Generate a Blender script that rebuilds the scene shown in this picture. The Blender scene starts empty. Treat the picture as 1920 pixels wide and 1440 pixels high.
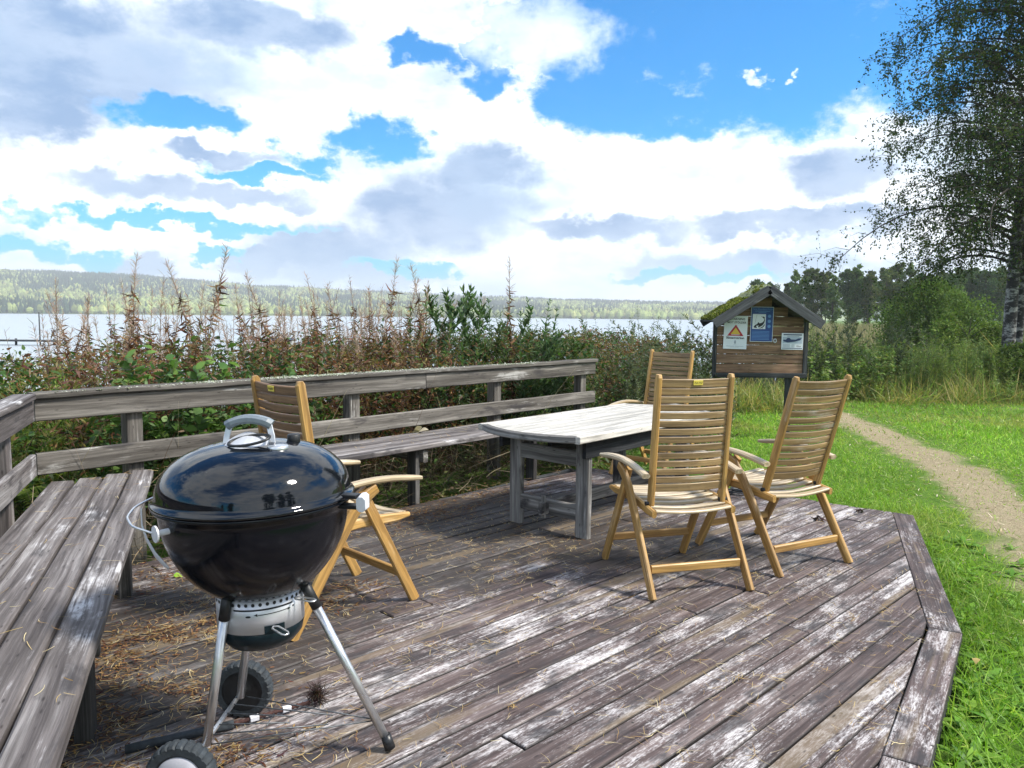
import bpy, math, random
import numpy as np
from mathutils import Vector, Matrix, noise as mnoise
R = math.radians
C = bpy.context.scene.collection
scn = bpy.context.scene
random.seed(7)
rng = np.random.default_rng(11)

# ---------------------------------------------------------------- camera, sky, sun, exposure
FOC = 1443.0
cam_d = bpy.data.cameras.new('camera')
cam_d.sensor_width = 36.0
cam_d.lens = FOC / 1920 * 36.0
cam_d.clip_start = 0.05
cam_d.clip_end = 9000
cam = bpy.data.objects.new('camera', cam_d)
C.objects.link(cam)
cam.location = (0, 0, 1.4)
PITCH = math.atan(127 / FOC)
cam.rotation_euler = (Matrix.Rotation(R(90) - PITCH, 3, 'X') @ Matrix.Rotation(R(0.55), 3, 'Z')).to_euler()
scn.camera = cam

SUN_AZ, SUN_EL = 102.0, 50.0          # azimuth from +Y towards +X
sun_d = bpy.data.lights.new('sun', 'SUN')
sun_d.energy = 3.2
sun_d.angle = R(8)
sun_d.color = (1.0, 0.95, 0.86)
sun = bpy.data.objects.new('sun', sun_d)
C.objects.link(sun)
sd = Vector((math.sin(R(SUN_AZ)) * math.cos(R(SUN_EL)), math.cos(R(SUN_AZ)) * math.cos(R(SUN_EL)), math.sin(R(SUN_EL))))
sun.rotation_euler = sd.to_track_quat('Z', 'Y').to_euler()
sun.location = (60, -8, 55)

scn.view_settings.view_transform = 'Standard'
scn.view_settings.look = 'None'
scn.view_settings.gamma = 1
scn.view_settings.exposure = 1.06
scn.cycles.use_denoising = True
scn.cycles.max_bounces = 6
scn.cycles.diffuse_bounces = 3
scn.cycles.glossy_bounces = 3
scn.cycles.transmission_bounces = 4
scn.cycles.transparent_max_bounces = 8
scn.cycles.volume_bounces = 0
scn.cycles.sample_clamp_indirect = 6


class NT:
    """small node-tree helper"""
    def __init__(s, tree):
        s.t = tree
        s.n = tree.nodes
        s.l = tree.links

    def node(s, typ, **kw):
        n = s.n.new(typ)
        for k, v in kw.items():
            setattr(n, k, v)
        return n

    def put(s, sock, v):
        if v is None:
            return
        if hasattr(v, 'links') or isinstance(v, bpy.types.NodeSocket):
            s.l.new(v, sock)
        else:
            sock.default_value = v

    def math(s, op, a, b=None, c=None, clamp=False):
        n = s.node('ShaderNodeMath', operation=op, use_clamp=clamp)
        s.put(n.inputs[0], a); s.put(n.inputs[1], b)
        if c is not None:
            s.put(n.inputs[2], c)
        return n.outputs[0]

    def vmath(s, op, a, b=None, out=0):
        n = s.node('ShaderNodeVectorMath', operation=op)
        s.put(n.inputs[0], a)
        if b is not None:
            s.put(n.inputs[1], b)
        return n.outputs[out]

    def noise(s, vec, scale, detail=4, rough=.55, col=False, dist=0.0):
        n = s.node('ShaderNodeTexNoise')
        s.put(n.inputs['Vector'], vec)
        n.inputs['Scale'].default_value = scale
        n.inputs['Detail'].default_value = detail
        n.inputs['Roughness'].default_value = rough
        n.inputs['Distortion'].default_value = dist
        return n.outputs['Color' if col else 'Fac']

    def ss(s, v, lo, hi, a=0.0, b=1.0):
        n = s.node('ShaderNodeMapRange', interpolation_type='SMOOTHSTEP')
        s.put(n.inputs[0], v)
        n.inputs[1].default_value = lo; n.inputs[2].default_value = hi
        n.inputs[3].default_value = a; n.inputs[4].default_value = b
        return n.outputs[0]

    def mix(s, f, a, b, blend='MIX'):
        n = s.node('ShaderNodeMix', data_type='RGBA', blend_type=blend)
        s.put(n.inputs[0], f)
        s.put(n.inputs[6], rgba(a)); s.put(n.inputs[7], rgba(b))
        return n.outputs[2]

    def ramp(s, v, stops):
        n = s.node('ShaderNodeValToRGB')
        e = n.color_ramp.elements
        while len(e) < len(stops):
            e.new(0.5)
        for k, (p, c) in enumerate(stops):
            e[k].position = p
            e[k].color = rgba(c)
        s.put(n.inputs[0], v)
        return n.outputs[0]

    def attr(s, name, out='Vector'):
        n = s.node('ShaderNodeAttribute', attribute_name=name)
        return n.outputs[out]

    def mapping(s, vec, scale):
        return s.vmath('MULTIPLY', vec, scale)


def rgba(c):
    if isinstance(c, (tuple, list)) and len(c) == 3:
        return (c[0], c[1], c[2], 1.0)
    return c


# sky: Nishita blue with broken cumulus laid over it by direction
world = bpy.data.worlds.new('World')
scn.world = world
world.use_nodes = True
w = NT(world.node_tree)
w.n.clear()
sky = w.node('ShaderNodeTexSky', sky_type='NISHITA')
sky.sun_disc = False
sky.sun_elevation = R(SUN_EL)
sky.sun_rotation = R(SUN_AZ)
sky.altitude = 100
sky.air_density = 1.0
sky.dust_density = 0.3
sky.ozone_density = 2.6
gen = w.node('ShaderNodeTexCoord').outputs['Generated']
sep = w.node('ShaderNodeSeparateXYZ')
w.l.new(gen, sep.inputs[0])
az = w.math('MULTIPLY', w.math('ARCTAN2', sep.outputs[0], sep.outputs[1]), 57.2958)
el = w.math('MULTIPLY', w.math('ARCSINE', sep.outputs[2]), 57.2958)
cmb = w.node('ShaderNodeCombineXYZ')
w.l.new(az, cmb.inputs[0]); w.l.new(el, cmb.inputs[1])
# clouds get flatter towards the horizon: noise on a plane overhead blended with direction noise
fine = w.noise(w.mapping(gen, (17.0, 17.0, 26.0)), 1.0, 9, .60, col=True)
wob = w.vmath('MULTIPLY', w.vmath('SUBTRACT', fine, (0.5, 0.5, 0.5)), (8.5, 5.0, 0.0))
pos = w.vmath('ADD', cmb.outputs[0], wob)


def blobs(lst):
    out = None
    for (a, e_, ra, re_) in lst:
        d = w.vmath('MULTIPLY', w.vmath('SUBTRACT', pos, (a, e_, 0)), (1 / ra, 1 / re_, 0))
        v = w.math('SUBTRACT', 1.0, w.vmath('DOT_PRODUCT', d, d, out='Value'))
        out = v if out is None else w.math('MAXIMUM', out, v)
    return out

# (azimuth, elevation, half width, half height) in degrees
BLUE = [(13.6, 20.1, 14.9, 5.2), (19.0, 16.4, 9.0, 4.2), (11.0, 14.6, 6.0, 2.2), (6.3, 15.8, 5.7, 3.3), (21.7, 16.6, 6.3, 3.5), (26.7, 17.8, 6.7, 4.8), (-23.2, 13.0, 4.4, 1.1), (-6.5, 18.1, 2.7, 1.1), (-1.9, 16.5, 2.7, 1.0), (-10.1, 12.4, 3.4, 1.6), (-14.6, 10.7, 2.9, 0.9), (-17.8, 9.5, 3.9, 0.6), (-23.4, 6.0, 10.2, 0.5), (-31.4, 4.1, 2.1, 0.8), (-28.4, 3.2, 1.5, 0.9), (-7.9, 3.3, 4.2, 0.6), (-0.3, 20.7, 2.3, 1.0), (13.1, 2.9, 6.0, 0.5), (-21.1, 4.3, 2.1, 0.5), (-2.5, 18.2, 1.5, 1.0)]
WHITE = [(1.3, 19.3, 5.6, 2.3), (-2.5, 20.5, 3.1, 1.5), (-4.8, 16.1, 1.0, 0.5), (17.7, 16.2, 0.9, 0.3), (20.2, 16.4, 0.4, 0.2)]
GREY = [(-28.7, 15.6, 9.8, 3.7), (-31.4, 12.0, 4.2, 1.9), (-18.0, 18.8, 7.6, 1.9), (-5.6, 7.4, 6.7, 2.8), (-12.5, 4.8, 6.7, 2.1), (-2.5, 10.4, 3.9, 1.7), (22.0, 9.6, 3.2, 1.8), (19.5, 6.5, 7.6, 0.9), (6.5, 6.4, 6.5, 0.9), (16.7, 3.8, 9.3, 1.1), (-10.6, 2.9, 4.9, 1.2), (-20.9, 10.6, 3.7, 0.7), (-26.1, 3.0, 2.2, 0.8), (-17.6, 3.7, 2.9, 1.0), (-25.9, 8.2, 5.0, 1.0), (-19.3, 8.0, 5.2, 0.7), (60, 15, 18, 7), (-60, 20, 18, 8)]
fb = blobs(BLUE)
fw_ = blobs(WHITE)
fg = blobs(GREY)
# everywhere else (overhead and behind): free noise clouds
front = w.ss(w.math('ABSOLUTE', az), 42, 62, 1, 0)
front = w.math('MULTIPLY', front, w.ss(el, 27, 36, 1, 0))
gnz = w.noise(w.mapping(gen, (1.0, 1.0, 1.4)), 1.25, 7, .5)
gn = w.math('MULTIPLY', w.math('SUBTRACT', 0.455, gnz), 7.0)
fbm = w.math('ADD', w.math('MULTIPLY', fb, front), w.math('MULTIPLY', gn, w.math('SUBTRACT', 1.0, front)))
fbm = w.math('ADD', fbm, w.math('MULTIPLY', w.math('SUBTRACT', w.noise(w.mapping(gen, (1, 1, 1.5)), 16, 10, .70), .5), 2.6))
blue_m = w.ss(fbm, -.38, .58)
wmask = w.ss(w.math('ADD', fw_, w.math('MULTIPLY', w.math('SUBTRACT', w.noise(gen, 40, 5, .6), .5), 1.4)), -.7, 1.0)
cloud_m = w.math('MAXIMUM', w.math('SUBTRACT', 1.0, blue_m), w.math('MULTIPLY', wmask, w.math('MULTIPLY', front, .75)))
cloud_m = w.math('MAXIMUM', cloud_m, 0.004)
grey_m = w.math('MAXIMUM', w.ss(fg, -.6, .70), w.ss(w.noise(w.mapping(gen, (1, 1, 2.4)), 5.0, 6, .55), .50, .74, 0, .55))
grey_m = w.math('MULTIPLY', grey_m, w.ss(fbm, -.35, .5, 1, .6))
lay = w.noise(w.mapping(gen, (1, 1, 2.2)), 7.5, 9, .62)
lay2 = w.noise(w.mapping(gen, (1, 1, 3.0)), 3.2, 7, .6)
thin = w.math('MULTIPLY', w.ss(w.math('ADD', w.math('MULTIPLY', lay, .6), w.math('MULTIPLY', lay2, .5)), .50, .66), .75)
grey_m = w.math('MULTIPLY', grey_m, w.ss(lay, .35, .62, 1.0, .72))
ccol = w.mix(thin, (6.6, 6.9, 7.2), (3.4, 4.4, 5.5))
ccol = w.mix(grey_m, ccol, (1.35, 2.15, 3.5))
skyb = w.mix(1.0, sky.outputs[0], (.0, .60, .97), 'MULTIPLY')
pale = w.ss(el, 1, 15, .62, 0)
skyb = w.mix(pale, skyb, (.6, 3.1, 4.3))
ccol = w.mix(w.ss(el, 0, 7, .35, 0), ccol, (3.4, 5.2, 6.8))
cfin = w.mix(cloud_m, skyb, ccol)
below = w.ss(el, -2.5, -.5)
cfin = w.mix(below, (2.2, 2.6, 2.4), cfin)
bg = w.node('ShaderNodeBackground')
w.l.new(cfin, bg.inputs[0])
bg.inputs[1].default_value = 0.11
wo = w.node('ShaderNodeOutputWorld')
w.l.new(bg.outputs[0], wo.inputs[0])
world.cycles.sampling_method = 'MANUAL'
world.cycles.sample_map_resolution = 512


# ---------------------------------------------------------------- object helpers
def tag(o, label=None, cat=None, group=None, kind=None):
    if label: o['label'] = label
    if cat: o['category'] = cat
    if group: o['group'] = group
    if kind: o['kind'] = kind
    return o


def empty(name, loc=(0, 0, 0), rz=0.0, **kw):
    o = bpy.data.objects.new(name, None)
    o.empty_display_size = .1
    o.location = loc
    o.rotation_euler = (0, 0, rz)
    C.objects.link(o)
    return tag(o, **kw)


def copy_tree(o, loc, rz=0.0, s=1.0, label=None, tilt=(0, 0)):
    r = o.copy()
    C.objects.link(r)
    r.location = loc
    r.rotation_euler = (tilt[0], tilt[1], rz)
    r.scale = (s, s, s) if not isinstance(s, tuple) else s
    if label: r['label'] = label
    for ch in list(o.children):
        c = ch.copy()
        C.objects.link(c)
        c.parent = r
        for g in ch.children:
            d = g.copy()
            C.objects.link(d)
            d.parent = c
    return r


def V(*a):
    return np.array(a, float)


def unit(v):
    v = np.asarray(v, float)
    return v / (np.linalg.norm(v) + 1e-12)


class MB:
    """collects sweeps, tubes and lathes; every vertex also stores a grain coordinate and a piece number"""
    def __init__(s):
        s.v = []; s.f = []; s.g = []; s.r = []; s.m = []; s.sm = []; s.ed = []

    def ring_strip(s, rings, grs, rnd, cap=True, closed=True, mat=0, smooth=False):
        n = len(rings[0])
        b = len(s.v)
        for rg, gg in zip(rings, grs):
            for p, q in zip(rg, gg):
                s.v.append(tuple(p)); s.g.append(tuple(q)); s.r.append(rnd)
        for i in range(len(rings) - 1):
            for j in range(n if closed else n - 1):
                k = (j + 1) % n
                s.f.append((b + i * n + j, b + i * n + k, b + (i + 1) * n + k, b + (i + 1) * n + j))
                s.m.append(mat); s.sm.append(smooth)
        if cap:
            s.f.append(tuple(b + j for j in reversed(range(n)))); s.m.append(mat); s.sm.append(False)
            e = b + (len(rings) - 1) * n
            s.f.append(tuple(e + j for j in range(n))); s.m.append(mat); s.sm.append(False)

    def sweep(s, pts, w_, h_, up=(0, 0, 1), ch=.004, mat=0, wob=0.0):
        """rectangular bar (width along side, height along up) swept along pts with chamfered edges"""
        pts = [V(*p) for p in pts]
        rnd = random.random()
        off = V(random.uniform(0, 50), random.uniform(0, 50), random.uniform(0, 50))
        ws = w_ if isinstance(w_, (list, tuple)) else [w_] * len(pts)
        hs = h_ if isinstance(h_, (list, tuple)) else [h_] * len(pts)
        rings = []; grs = []; acc = 0.0
        for i, p in enumerate(pts):
            a = pts[max(0, i - 1)]; b = pts[min(len(pts) - 1, i + 1)]
            t = unit(b - a)
            upv = V(*up) if not isinstance(up, list) else V(*up[i])
            sd_ = unit(np.cross(t, upv)); u = np.cross(sd_, t)
            if i: acc += np.linalg.norm(p - pts[i - 1])
            W = ws[i] / 2; Hh = hs[i] / 2; c = min(ch, W * .6, Hh * .6)
            prof = [(-W + c, -Hh), (W - c, -Hh), (W, -Hh + c), (W, Hh - c), (W - c, Hh), (-W + c, Hh), (-W, Hh - c), (-W, -Hh + c)]
            jw = random.uniform(-wob, wob); jh = random.uniform(-wob, wob)
            rings.append([p + sd_ * (x + jw) + u * (y + jh) for x, y in prof])
            grs.append([V(acc, x, y) + off for x, y in prof])
        s.ring_strip(rings, grs, rnd, mat=mat)

    def bar(s, a, b, w_, h_, up=(0, 0, 1), ch=.004, mat=0, seg=1, wob=0.0):
        a = V(*a); b = V(*b)
        s.sweep([a + (b - a) * i / seg for i in range(seg + 1)], w_, h_, up, ch, mat, wob)

    def tube(s, pts, r, n=10, mat=0, cap=True, smooth=True):
        pts = [V(*p) for p in pts]
        rs = r if isinstance(r, (list, tuple)) else [r] * len(pts)
        rings = []; grs = []; acc = 0.0
        off = V(random.uniform(0, 50), random.uniform(0, 50), random.uniform(0, 50))
        ref = None
        for i, p in enumerate(pts):
            a = pts[max(0, i - 1)]; b = pts[min(len(pts) - 1, i + 1)]
            t = unit(b - a)
            if ref is None:
                ref = unit(np.cross(t, V(0.13, .31, .94) if abs(t[2]) < .9 else V(1, .1, 0)))
            ref = unit(ref - t * np.dot(ref, t))
            o2 = np.cross(t, ref)
            if i: acc += np.linalg.norm(p - pts[i - 1])
            rings.append([p + (ref * math.cos(q) + o2 * math.sin(q)) * rs[i] for q in [2 * math.pi * k / n for k in range(n)]])
            grs.append([V(acc, math.cos(q) * rs[i], math.sin(q) * rs[i]) + off for q in [2 * math.pi * k / n for k in range(n)]])
        s.ring_strip(rings, grs, random.random(), mat=mat, smooth=smooth, cap=cap)

    def lathe(s, prof, n=48, c=(0, 0, 0), axis='Z', mat=0, smooth=True, cap=True, a0=0, a1=2 * math.pi):
        rings = []; grs = []
        full = abs(a1 - a0 - 2 * math.pi) < 1e-6
        m = n if full else n + 1
        for (r, z) in prof:
            rg = []
            for k in range(m):
                q = a0 + (a1 - a0) * k / n
                x, y = r * math.cos(q), r * math.sin(q)
                p = V(x, y, z) if axis == 'Z' else (V(x, z, -y) if axis == 'Y' else V(z, x, y))
                rg.append(p + V(*c))
            rings.append(rg); grs.append([V(0, *(q_[:2])) for q_ in rg])
        s.ring_strip(rings, grs, random.random(), cap=cap and full, closed=full, mat=mat, smooth=smooth)

    def poly(s, pts, th=0.0, nrm=(0, 0, 1), mat=0):
        """flat polygon with thickness th behind it"""
        n = len(pts); b = len(s.v); N = V(*nrm); rnd = random.random()
        for k in range(2 if th else 1):
            for p in pts:
                q = V(*p) - N * th * k
                s.v.append(tuple(q)); s.g.append(tuple(q)); s.r.append(rnd)
        s.f.append(tuple(b + j for j in range(n))); s.m.append(mat); s.sm.append(False)
        if th:
            s.f.append(tuple(b + n + j for j in reversed(range(n)))); s.m.append(mat); s.sm.append(False)
            for j in range(n):
                k = (j + 1) % n
                s.f.append((b + j, b + n + j, b + n + k, b + k)); s.m.append(mat); s.sm.append(False)

    def build(s, name, mats, parent=None, **kw):
        me = bpy.data.meshes.new(name)
        me.from_pydata(s.v, [], s.f)
        if not isinstance(mats, (list, tuple)): mats = [mats]
        for m in mats: me.materials.append(m)
        me.polygons.foreach_set('material_index', s.m)
        me.polygons.foreach_set('use_smooth', s.sm)
        a = me.attributes.new('gc', 'FLOAT_VECTOR', 'POINT')
        a.data.foreach_set('vector', np.array(s.g, np.float32).ravel())
        a = me.attributes.new('rv', 'FLOAT', 'POINT')
        a.data.foreach_set('value', np.array(s.r, np.float32))
        if s.ed:
            ev = np.zeros(len(s.v), np.float32); ev[s.ed] = 1
            a = me.attributes.new('edge', 'FLOAT', 'POINT'); a.data.foreach_set('value', ev)
        me.update()
        o = bpy.data.objects.new(name, me)
        C.objects.link(o)
        if parent is not None: o.parent = parent
        return tag(o, **kw)


# deck geometry shared by the planks and their screw pattern
bd = unit((math.sin(R(45.3)), math.cos(R(45.3)), 0)); bn_ = V(bd[1], -bd[0], 0)
SCR = [tuple(bd), tuple(bn_), -4.5]
D = [V(.55, 7.23, 0), V(2.90, 5.44, 0), V(2.034, 3.346, 0), V(1.32, 2.30, 0), V(-.15, .10, 0), V(-1.35, -.2, 0), V(-2.80, 3.40, 0)]

# ---------------------------------------------------------------- materials
def new_mat(name):
    m = bpy.data.materials.new(name)
    m.use_nodes = True
    t = NT(m.node_tree)
    b = t.n['Principled BSDF']
    return m, t, b


def plain(name, col, rough=.5, metal=0.0, bump=0.0, var=.12, scale=30, coat=0.0):
    m, t, b = new_mat(name)
    co = t.node('ShaderNodeTexCoord').outputs['Object']
    nz = t.noise(co, scale, 5, .6)
    dark = tuple(c * (1 - var * 2) for c in col)
    lite = tuple(min(1, c * (1 + var)) for c in col)
    t.l.new(t.ramp(nz, [(.3, dark), (.7, lite)]), b.inputs['Base Color'])
    b.inputs['Metallic'].default_value = metal
    t.put(b.inputs['Roughness'], t.ss(t.noise(co, scale * .4, 4, .6), .3, .7, max(0, rough - .08), min(1, rough + .1)))
    if coat: b.inputs['Coat Weight'].default_value = coat
    if bump:
        bn = t.node('ShaderNodeBump'); bn.inputs['Strength'].default_value = bump
        bn.inputs['Distance'].default_value = .003
        t.l.new(t.noise(co, scale * 3, 5, .7), bn.inputs['Height'])
        t.l.new(bn.outputs[0], b.inputs['Normal'])
    return m


def wood(name, dark, mid, light, bleach=(.55, .54, .55), bleach_amt=.5, stain=.5, rough=.75, spec=.3, gscale=1.0,
         var=.35, knots=True, bump=.5, stain_col=(.035, .032, .035), frost=0.0, fibre=.8):
    """weathered or oiled timber whose grain runs along the stored grain coordinate"""
    m, t, b = new_mat(name)
    g = t.attr('gc')
    rv = t.attr('rv', 'Fac')
    warp = t.vmath('ADD', g, t.vmath('MULTIPLY', t.vmath('SUBTRACT', t.noise(t.mapping(g, (1.3, 5, 5)), 1.0, 3, .5, col=True), (.5, .5, .5)), (0, .035, .035)))
    fib = t.noise(t.mapping(warp, (3.0 * gscale, 90 * gscale, 90 * gscale)), 1.0, 5, .65)
    ring = t.noise(t.mapping(warp, (.8 * gscale, 22 * gscale, 22 * gscale)), 1.0, 4, .55)
    patch = t.noise(t.mapping(g, (1.7, 6, 6)), 1.0, 6, .62)
    blot = t.noise(t.mapping(g, (4.0, 9, 9)), 1.0, 7, .7)
    base = t.ramp(ring, [(.30, dark), (.52, mid), (.72, light)])
    v = t.math('ADD', t.math('MULTIPLY', t.math('SUBTRACT', rv, .5), var), 1.0)
    vv = t.node('ShaderNodeCombineXYZ')
    for i in range(3): t.l.new(v, vv.inputs[i])
    base = t.mix(1.0, base, vv.outputs[0], 'MULTIPLY')
    fibc = t.ss(fib, .36, .66, .55, 1.12)
    fc = t.node('ShaderNodeCombineXYZ')
    for i in range(3): t.l.new(fibc, fc.inputs[i])
    base = t.mix(fibre, base, fc.outputs[0], 'MULTIPLY')
    bm = t.math('MULTIPLY', t.ss(t.math('ADD', patch, t.math('MULTIPLY', t.math('SUBTRACT', fib, .5), .45)), .56, .70), t.ss(blot, .40, .62))
    base = t.mix(t.math('MULTIPLY', bm, bleach_amt), base, bleach)
    sm = t.ss(t.math('ADD', t.noise(t.mapping(g, (2.6, 8, 8)), 1.0, 5, .6), t.math('MULTIPLY', rv, .06)), .58, .70)
    base = t.mix(t.math('MULTIPLY', sm, stain), base, stain_col)
    if frost:
        big = t.noise(t.mapping(g, (1.5, 3.2, 3.2)), 1.0, 5, .6)
        mid_ = t.noise(t.mapping(g, (4.5, 19, 19)), 1.0, 8, .74)
        spk = t.noise(t.mapping(g, (38, 170, 170)), 1.0, 4, .75)
        fm_ = t.math('ADD', t.math('ADD', t.math('MULTIPLY', big, 1.0), t.math('MULTIPLY', mid_, .9)), t.math('MULTIPLY', spk, .95))
        fm_ = t.math('ADD', fm_, t.math('MULTIPLY', fib, .45))
        fm_ = t.math('ADD', fm_, t.math('MULTIPLY', t.math('SUBTRACT', rv, .5), .12))
        base = t.mix(t.ss(fm_, 1.62, 2.04, 0, frost), base, bleach)
        dk = t.math('ADD', t.noise(t.mapping(g, (2.2, 5, 5)), 1.7, 6, .65), t.math('MULTIPLY', spk, .15))
        base = t.mix(t.ss(dk, .58, .72, 0, .8), base, stain_col)
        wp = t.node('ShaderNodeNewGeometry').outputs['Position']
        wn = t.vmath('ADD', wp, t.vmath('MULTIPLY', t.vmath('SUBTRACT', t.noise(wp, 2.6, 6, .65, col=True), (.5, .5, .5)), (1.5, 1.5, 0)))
        dark_zone = None  # boards go darker in soft blobs around the table and left bench
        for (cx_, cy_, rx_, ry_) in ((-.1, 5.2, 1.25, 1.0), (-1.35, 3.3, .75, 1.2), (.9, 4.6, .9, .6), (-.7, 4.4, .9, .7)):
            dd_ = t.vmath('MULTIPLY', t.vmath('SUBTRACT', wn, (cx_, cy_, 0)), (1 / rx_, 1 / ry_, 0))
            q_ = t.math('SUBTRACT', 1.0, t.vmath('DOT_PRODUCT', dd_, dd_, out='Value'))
            dark_zone = q_ if dark_zone is None else t.math('MAXIMUM', dark_zone, q_)
        base = t.mix(t.ss(dark_zone, -.15, .6, 0, .80), base, (.034, .028, .024))
        al = t.math('SUBTRACT', t.math('FRACT', t.math('MULTIPLY', t.vmath('DOT_PRODUCT', wp, SCR[0], out='Value'), 1 / .6)), .5)
        ac = t.math('MULTIPLY', t.math('FRACT', t.math('MULTIPLY', t.math('SUBTRACT', t.vmath('DOT_PRODUCT', wp, SCR[1], out='Value'), SCR[2]), 1 / .1185)), .1185)
        ac = t.math('ABSOLUTE', t.math('SUBTRACT', t.math('ABSOLUTE', t.math('SUBTRACT', ac, .055)), .030))
        al = t.math('MULTIPLY', al, .6)
        sr_ = t.math('SQRT', t.math('ADD', t.math('MULTIPLY', al, al), t.math('MULTIPLY', ac, ac)))
        base = t.mix(t.ss(sr_, .0042, .0062, .9, 0), base, (.015, .013, .012))
        olive = t.ss(t.math('ADD', t.noise(t.mapping(g, (.5, 7, 7)), 1.0, 3, .5), t.math('MULTIPLY', rv, .12)), .66, .72, 0, .6)
        base = t.mix(olive, base, (.17, .125, .075))
        base = t.mix(t.ss(t.attr('edge', 'Fac'), .25, .9, 0, .85), base, (.012, .010, .010))
    if knots:
        vo = t.node('ShaderNodeTexVoronoi')
        t.l.new(t.mapping(warp, (1.9, 7, 7)), vo.inputs['Vector'])
        kd = vo.outputs['Distance']
        base = t.mix(t.ss(kd, .05, .17, .8, 0), base, tuple(c * .45 for c in dark))
    t.l.new(base, b.inputs['Base Color'])
    t.put(b.inputs['Roughness'], t.ss(fib, .3, .7, min(1, rough + .12), rough - .08))
    b.inputs['Specular IOR Level'].default_value = spec
    bn = t.node('ShaderNodeBump'); bn.inputs['Strength'].default_value = bump
    bn.inputs['Distance'].default_value = .004
    t.l.new(t.math('ADD', fib, t.math('MULTIPLY', ring, .8)), bn.inputs['Height'])
    t.l.new(bn.outputs[0], b.inputs['Normal'])
    return m


def leaf_mat(name='leaf', trans=.4, rough=.5, spec=.35):
    m, t, b = new_mat(name)
    c = t.attr('col', 'Color')
    t.l.new(c, b.inputs['Base Color'])
    b.inputs['Roughness'].default_value = rough
    b.inputs['Specular IOR Level'].default_value = spec
    tr = t.node('ShaderNodeBsdfTranslucent')
    t.l.new(t.mix(1.0, c, (1.15, 1.25, .7), 'MULTIPLY'), tr.inputs[0])
    mx = t.node('ShaderNodeMixShader'); mx.inputs[0].default_value = trans
    t.l.new(b.outputs[0], mx.inputs[1]); t.l.new(tr.outputs[0], mx.inputs[2])
    t.l.new(mx.outputs[0], t.n['Material Output'].inputs[0])
    return m


M = {}
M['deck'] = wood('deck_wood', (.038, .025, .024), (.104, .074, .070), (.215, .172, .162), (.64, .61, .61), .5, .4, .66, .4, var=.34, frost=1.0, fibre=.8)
M['bench'] = wood('bench_wood', (.052, .043, .042), (.165, .146, .143), (.36, .34, .335), (.66, .65, .665), .85, .75, .7, .35, var=.35)
M['rail'] = wood('rail_wood', (.060, .053, .046), (.145, .132, .118), (.27, .25, .225), (.50, .49, .47), .75, .7, .8, .25, var=.3)
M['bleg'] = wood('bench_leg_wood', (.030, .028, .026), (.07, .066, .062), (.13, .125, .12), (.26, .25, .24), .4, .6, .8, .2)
M['table'] = wood('table_wood', (.34, .32, .28), (.54, .51, .46), (.68, .65, .60), (.78, .76, .72), .7, .22, .6, .4, var=.2)
M['table_leg'] = wood('table_leg_wood', (.085, .08, .075), (.22, .21, .20), (.38, .37, .355), (.54, .53, .51), .7, .95, .7, .3, var=.2)
M['teak'] = wood('oiled_teak', (.30, .16, .045), (.47, .27, .08), (.58, .36, .12), (.60, .50, .36), .5, .4, .45, .5, var=.24, knots=False, bump=.25, stain_col=(.13, .075, .03))
M['teak_slat'] = wood('weathered_teak', (.20, .125, .055), (.33, .215, .095), (.43, .295, .14), (.46, .43, .37), .75, .6, .5, .45, var=.4, knots=False, bump=.3, stain_col=(.10, .06, .03))
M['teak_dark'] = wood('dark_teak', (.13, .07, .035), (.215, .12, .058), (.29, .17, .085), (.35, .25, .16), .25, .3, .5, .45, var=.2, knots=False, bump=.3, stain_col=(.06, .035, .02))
M['seat'] = wood('seat_teak', (.38, .28, .16), (.52, .41, .26), (.64, .53, .37), (.72, .66, .55), .5, .15, .38, .5, var=.2, knots=False, bump=.2)
M['cabin'] = wood('kiosk_wood', (.13, .072, .045), (.28, .165, .105), (.40, .25, .165), (.50, .38, .28), .4, .3, .75, .25, var=.35)
M['darkwood'] = wood('dark_weathered_wood', (.022, .024, .027), (.05, .053, .058), (.10, .105, .11), (.22, .22, .22), .35, .5, .8, .25, var=.3)
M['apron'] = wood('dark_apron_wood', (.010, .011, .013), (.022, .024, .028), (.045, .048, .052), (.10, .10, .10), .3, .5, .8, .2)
M['steel'] = plain('brushed_steel', (.66, .67, .69), .34, .9, var=.03, scale=60)
M['wire'] = plain('dull_wire', (.13, .14, .15), .5, .6, var=.3, scale=60)
M['alu'] = plain('aluminium_sheet', (.66, .67, .71), .42, .55, var=.05, scale=12)
M['black'] = plain('black_plastic', (.012, .013, .015), .45, var=.2)
M['rubber'] = plain('tyre_rubber', (.030, .038, .046), .7, var=.25, bump=.3, scale=40)
M['grip'] = plain('grey_blue_grip', (.16, .19, .22), .4, var=.1)
M['whiteplastic'] = plain('pale_plastic', (.62, .63, .68), .35, var=.06)
M['hub'] = plain('grey_hubcap', (.42, .42, .47), .4, var=.05)
m, t, b = new_mat('black_enamel')
co = t.node('ShaderNodeTexCoord').outputs['Object']
b.inputs['Base Color'].default_value = (.004, .005, .008, 1)
dust = t.ss(t.noise(co, 95, 3, .6), .74, .80, 0, 1)
t.l.new(t.mix(t.math('MULTIPLY', dust, .35), (.004, .005, .008), (.35, .36, .38)), b.inputs['Base Color'])
t.put(b.inputs['Roughness'], t.ss(t.noise(co, 14, 6, .7), .35, .8, .035, .15))
b.inputs['IOR'].default_value = 1.5
b.inputs['Coat Weight'].default_value = .15
b.inputs['Coat Roughness'].default_value = .02
M['enamel'] = m
m, t, b = new_mat('teal_enamel')
b.inputs['Base Color'].default_value = (.004, .012, .017, 1)
b.inputs['Roughness'].default_value = .3
b.inputs['Coat Weight'].default_value = .0
b.inputs['IOR'].default_value = 1.35
M['teal'] = m
M['leaf'] = leaf_mat()
M['dryleaf'] = leaf_mat('dry_leaf', .18, .7, .15)
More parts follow.
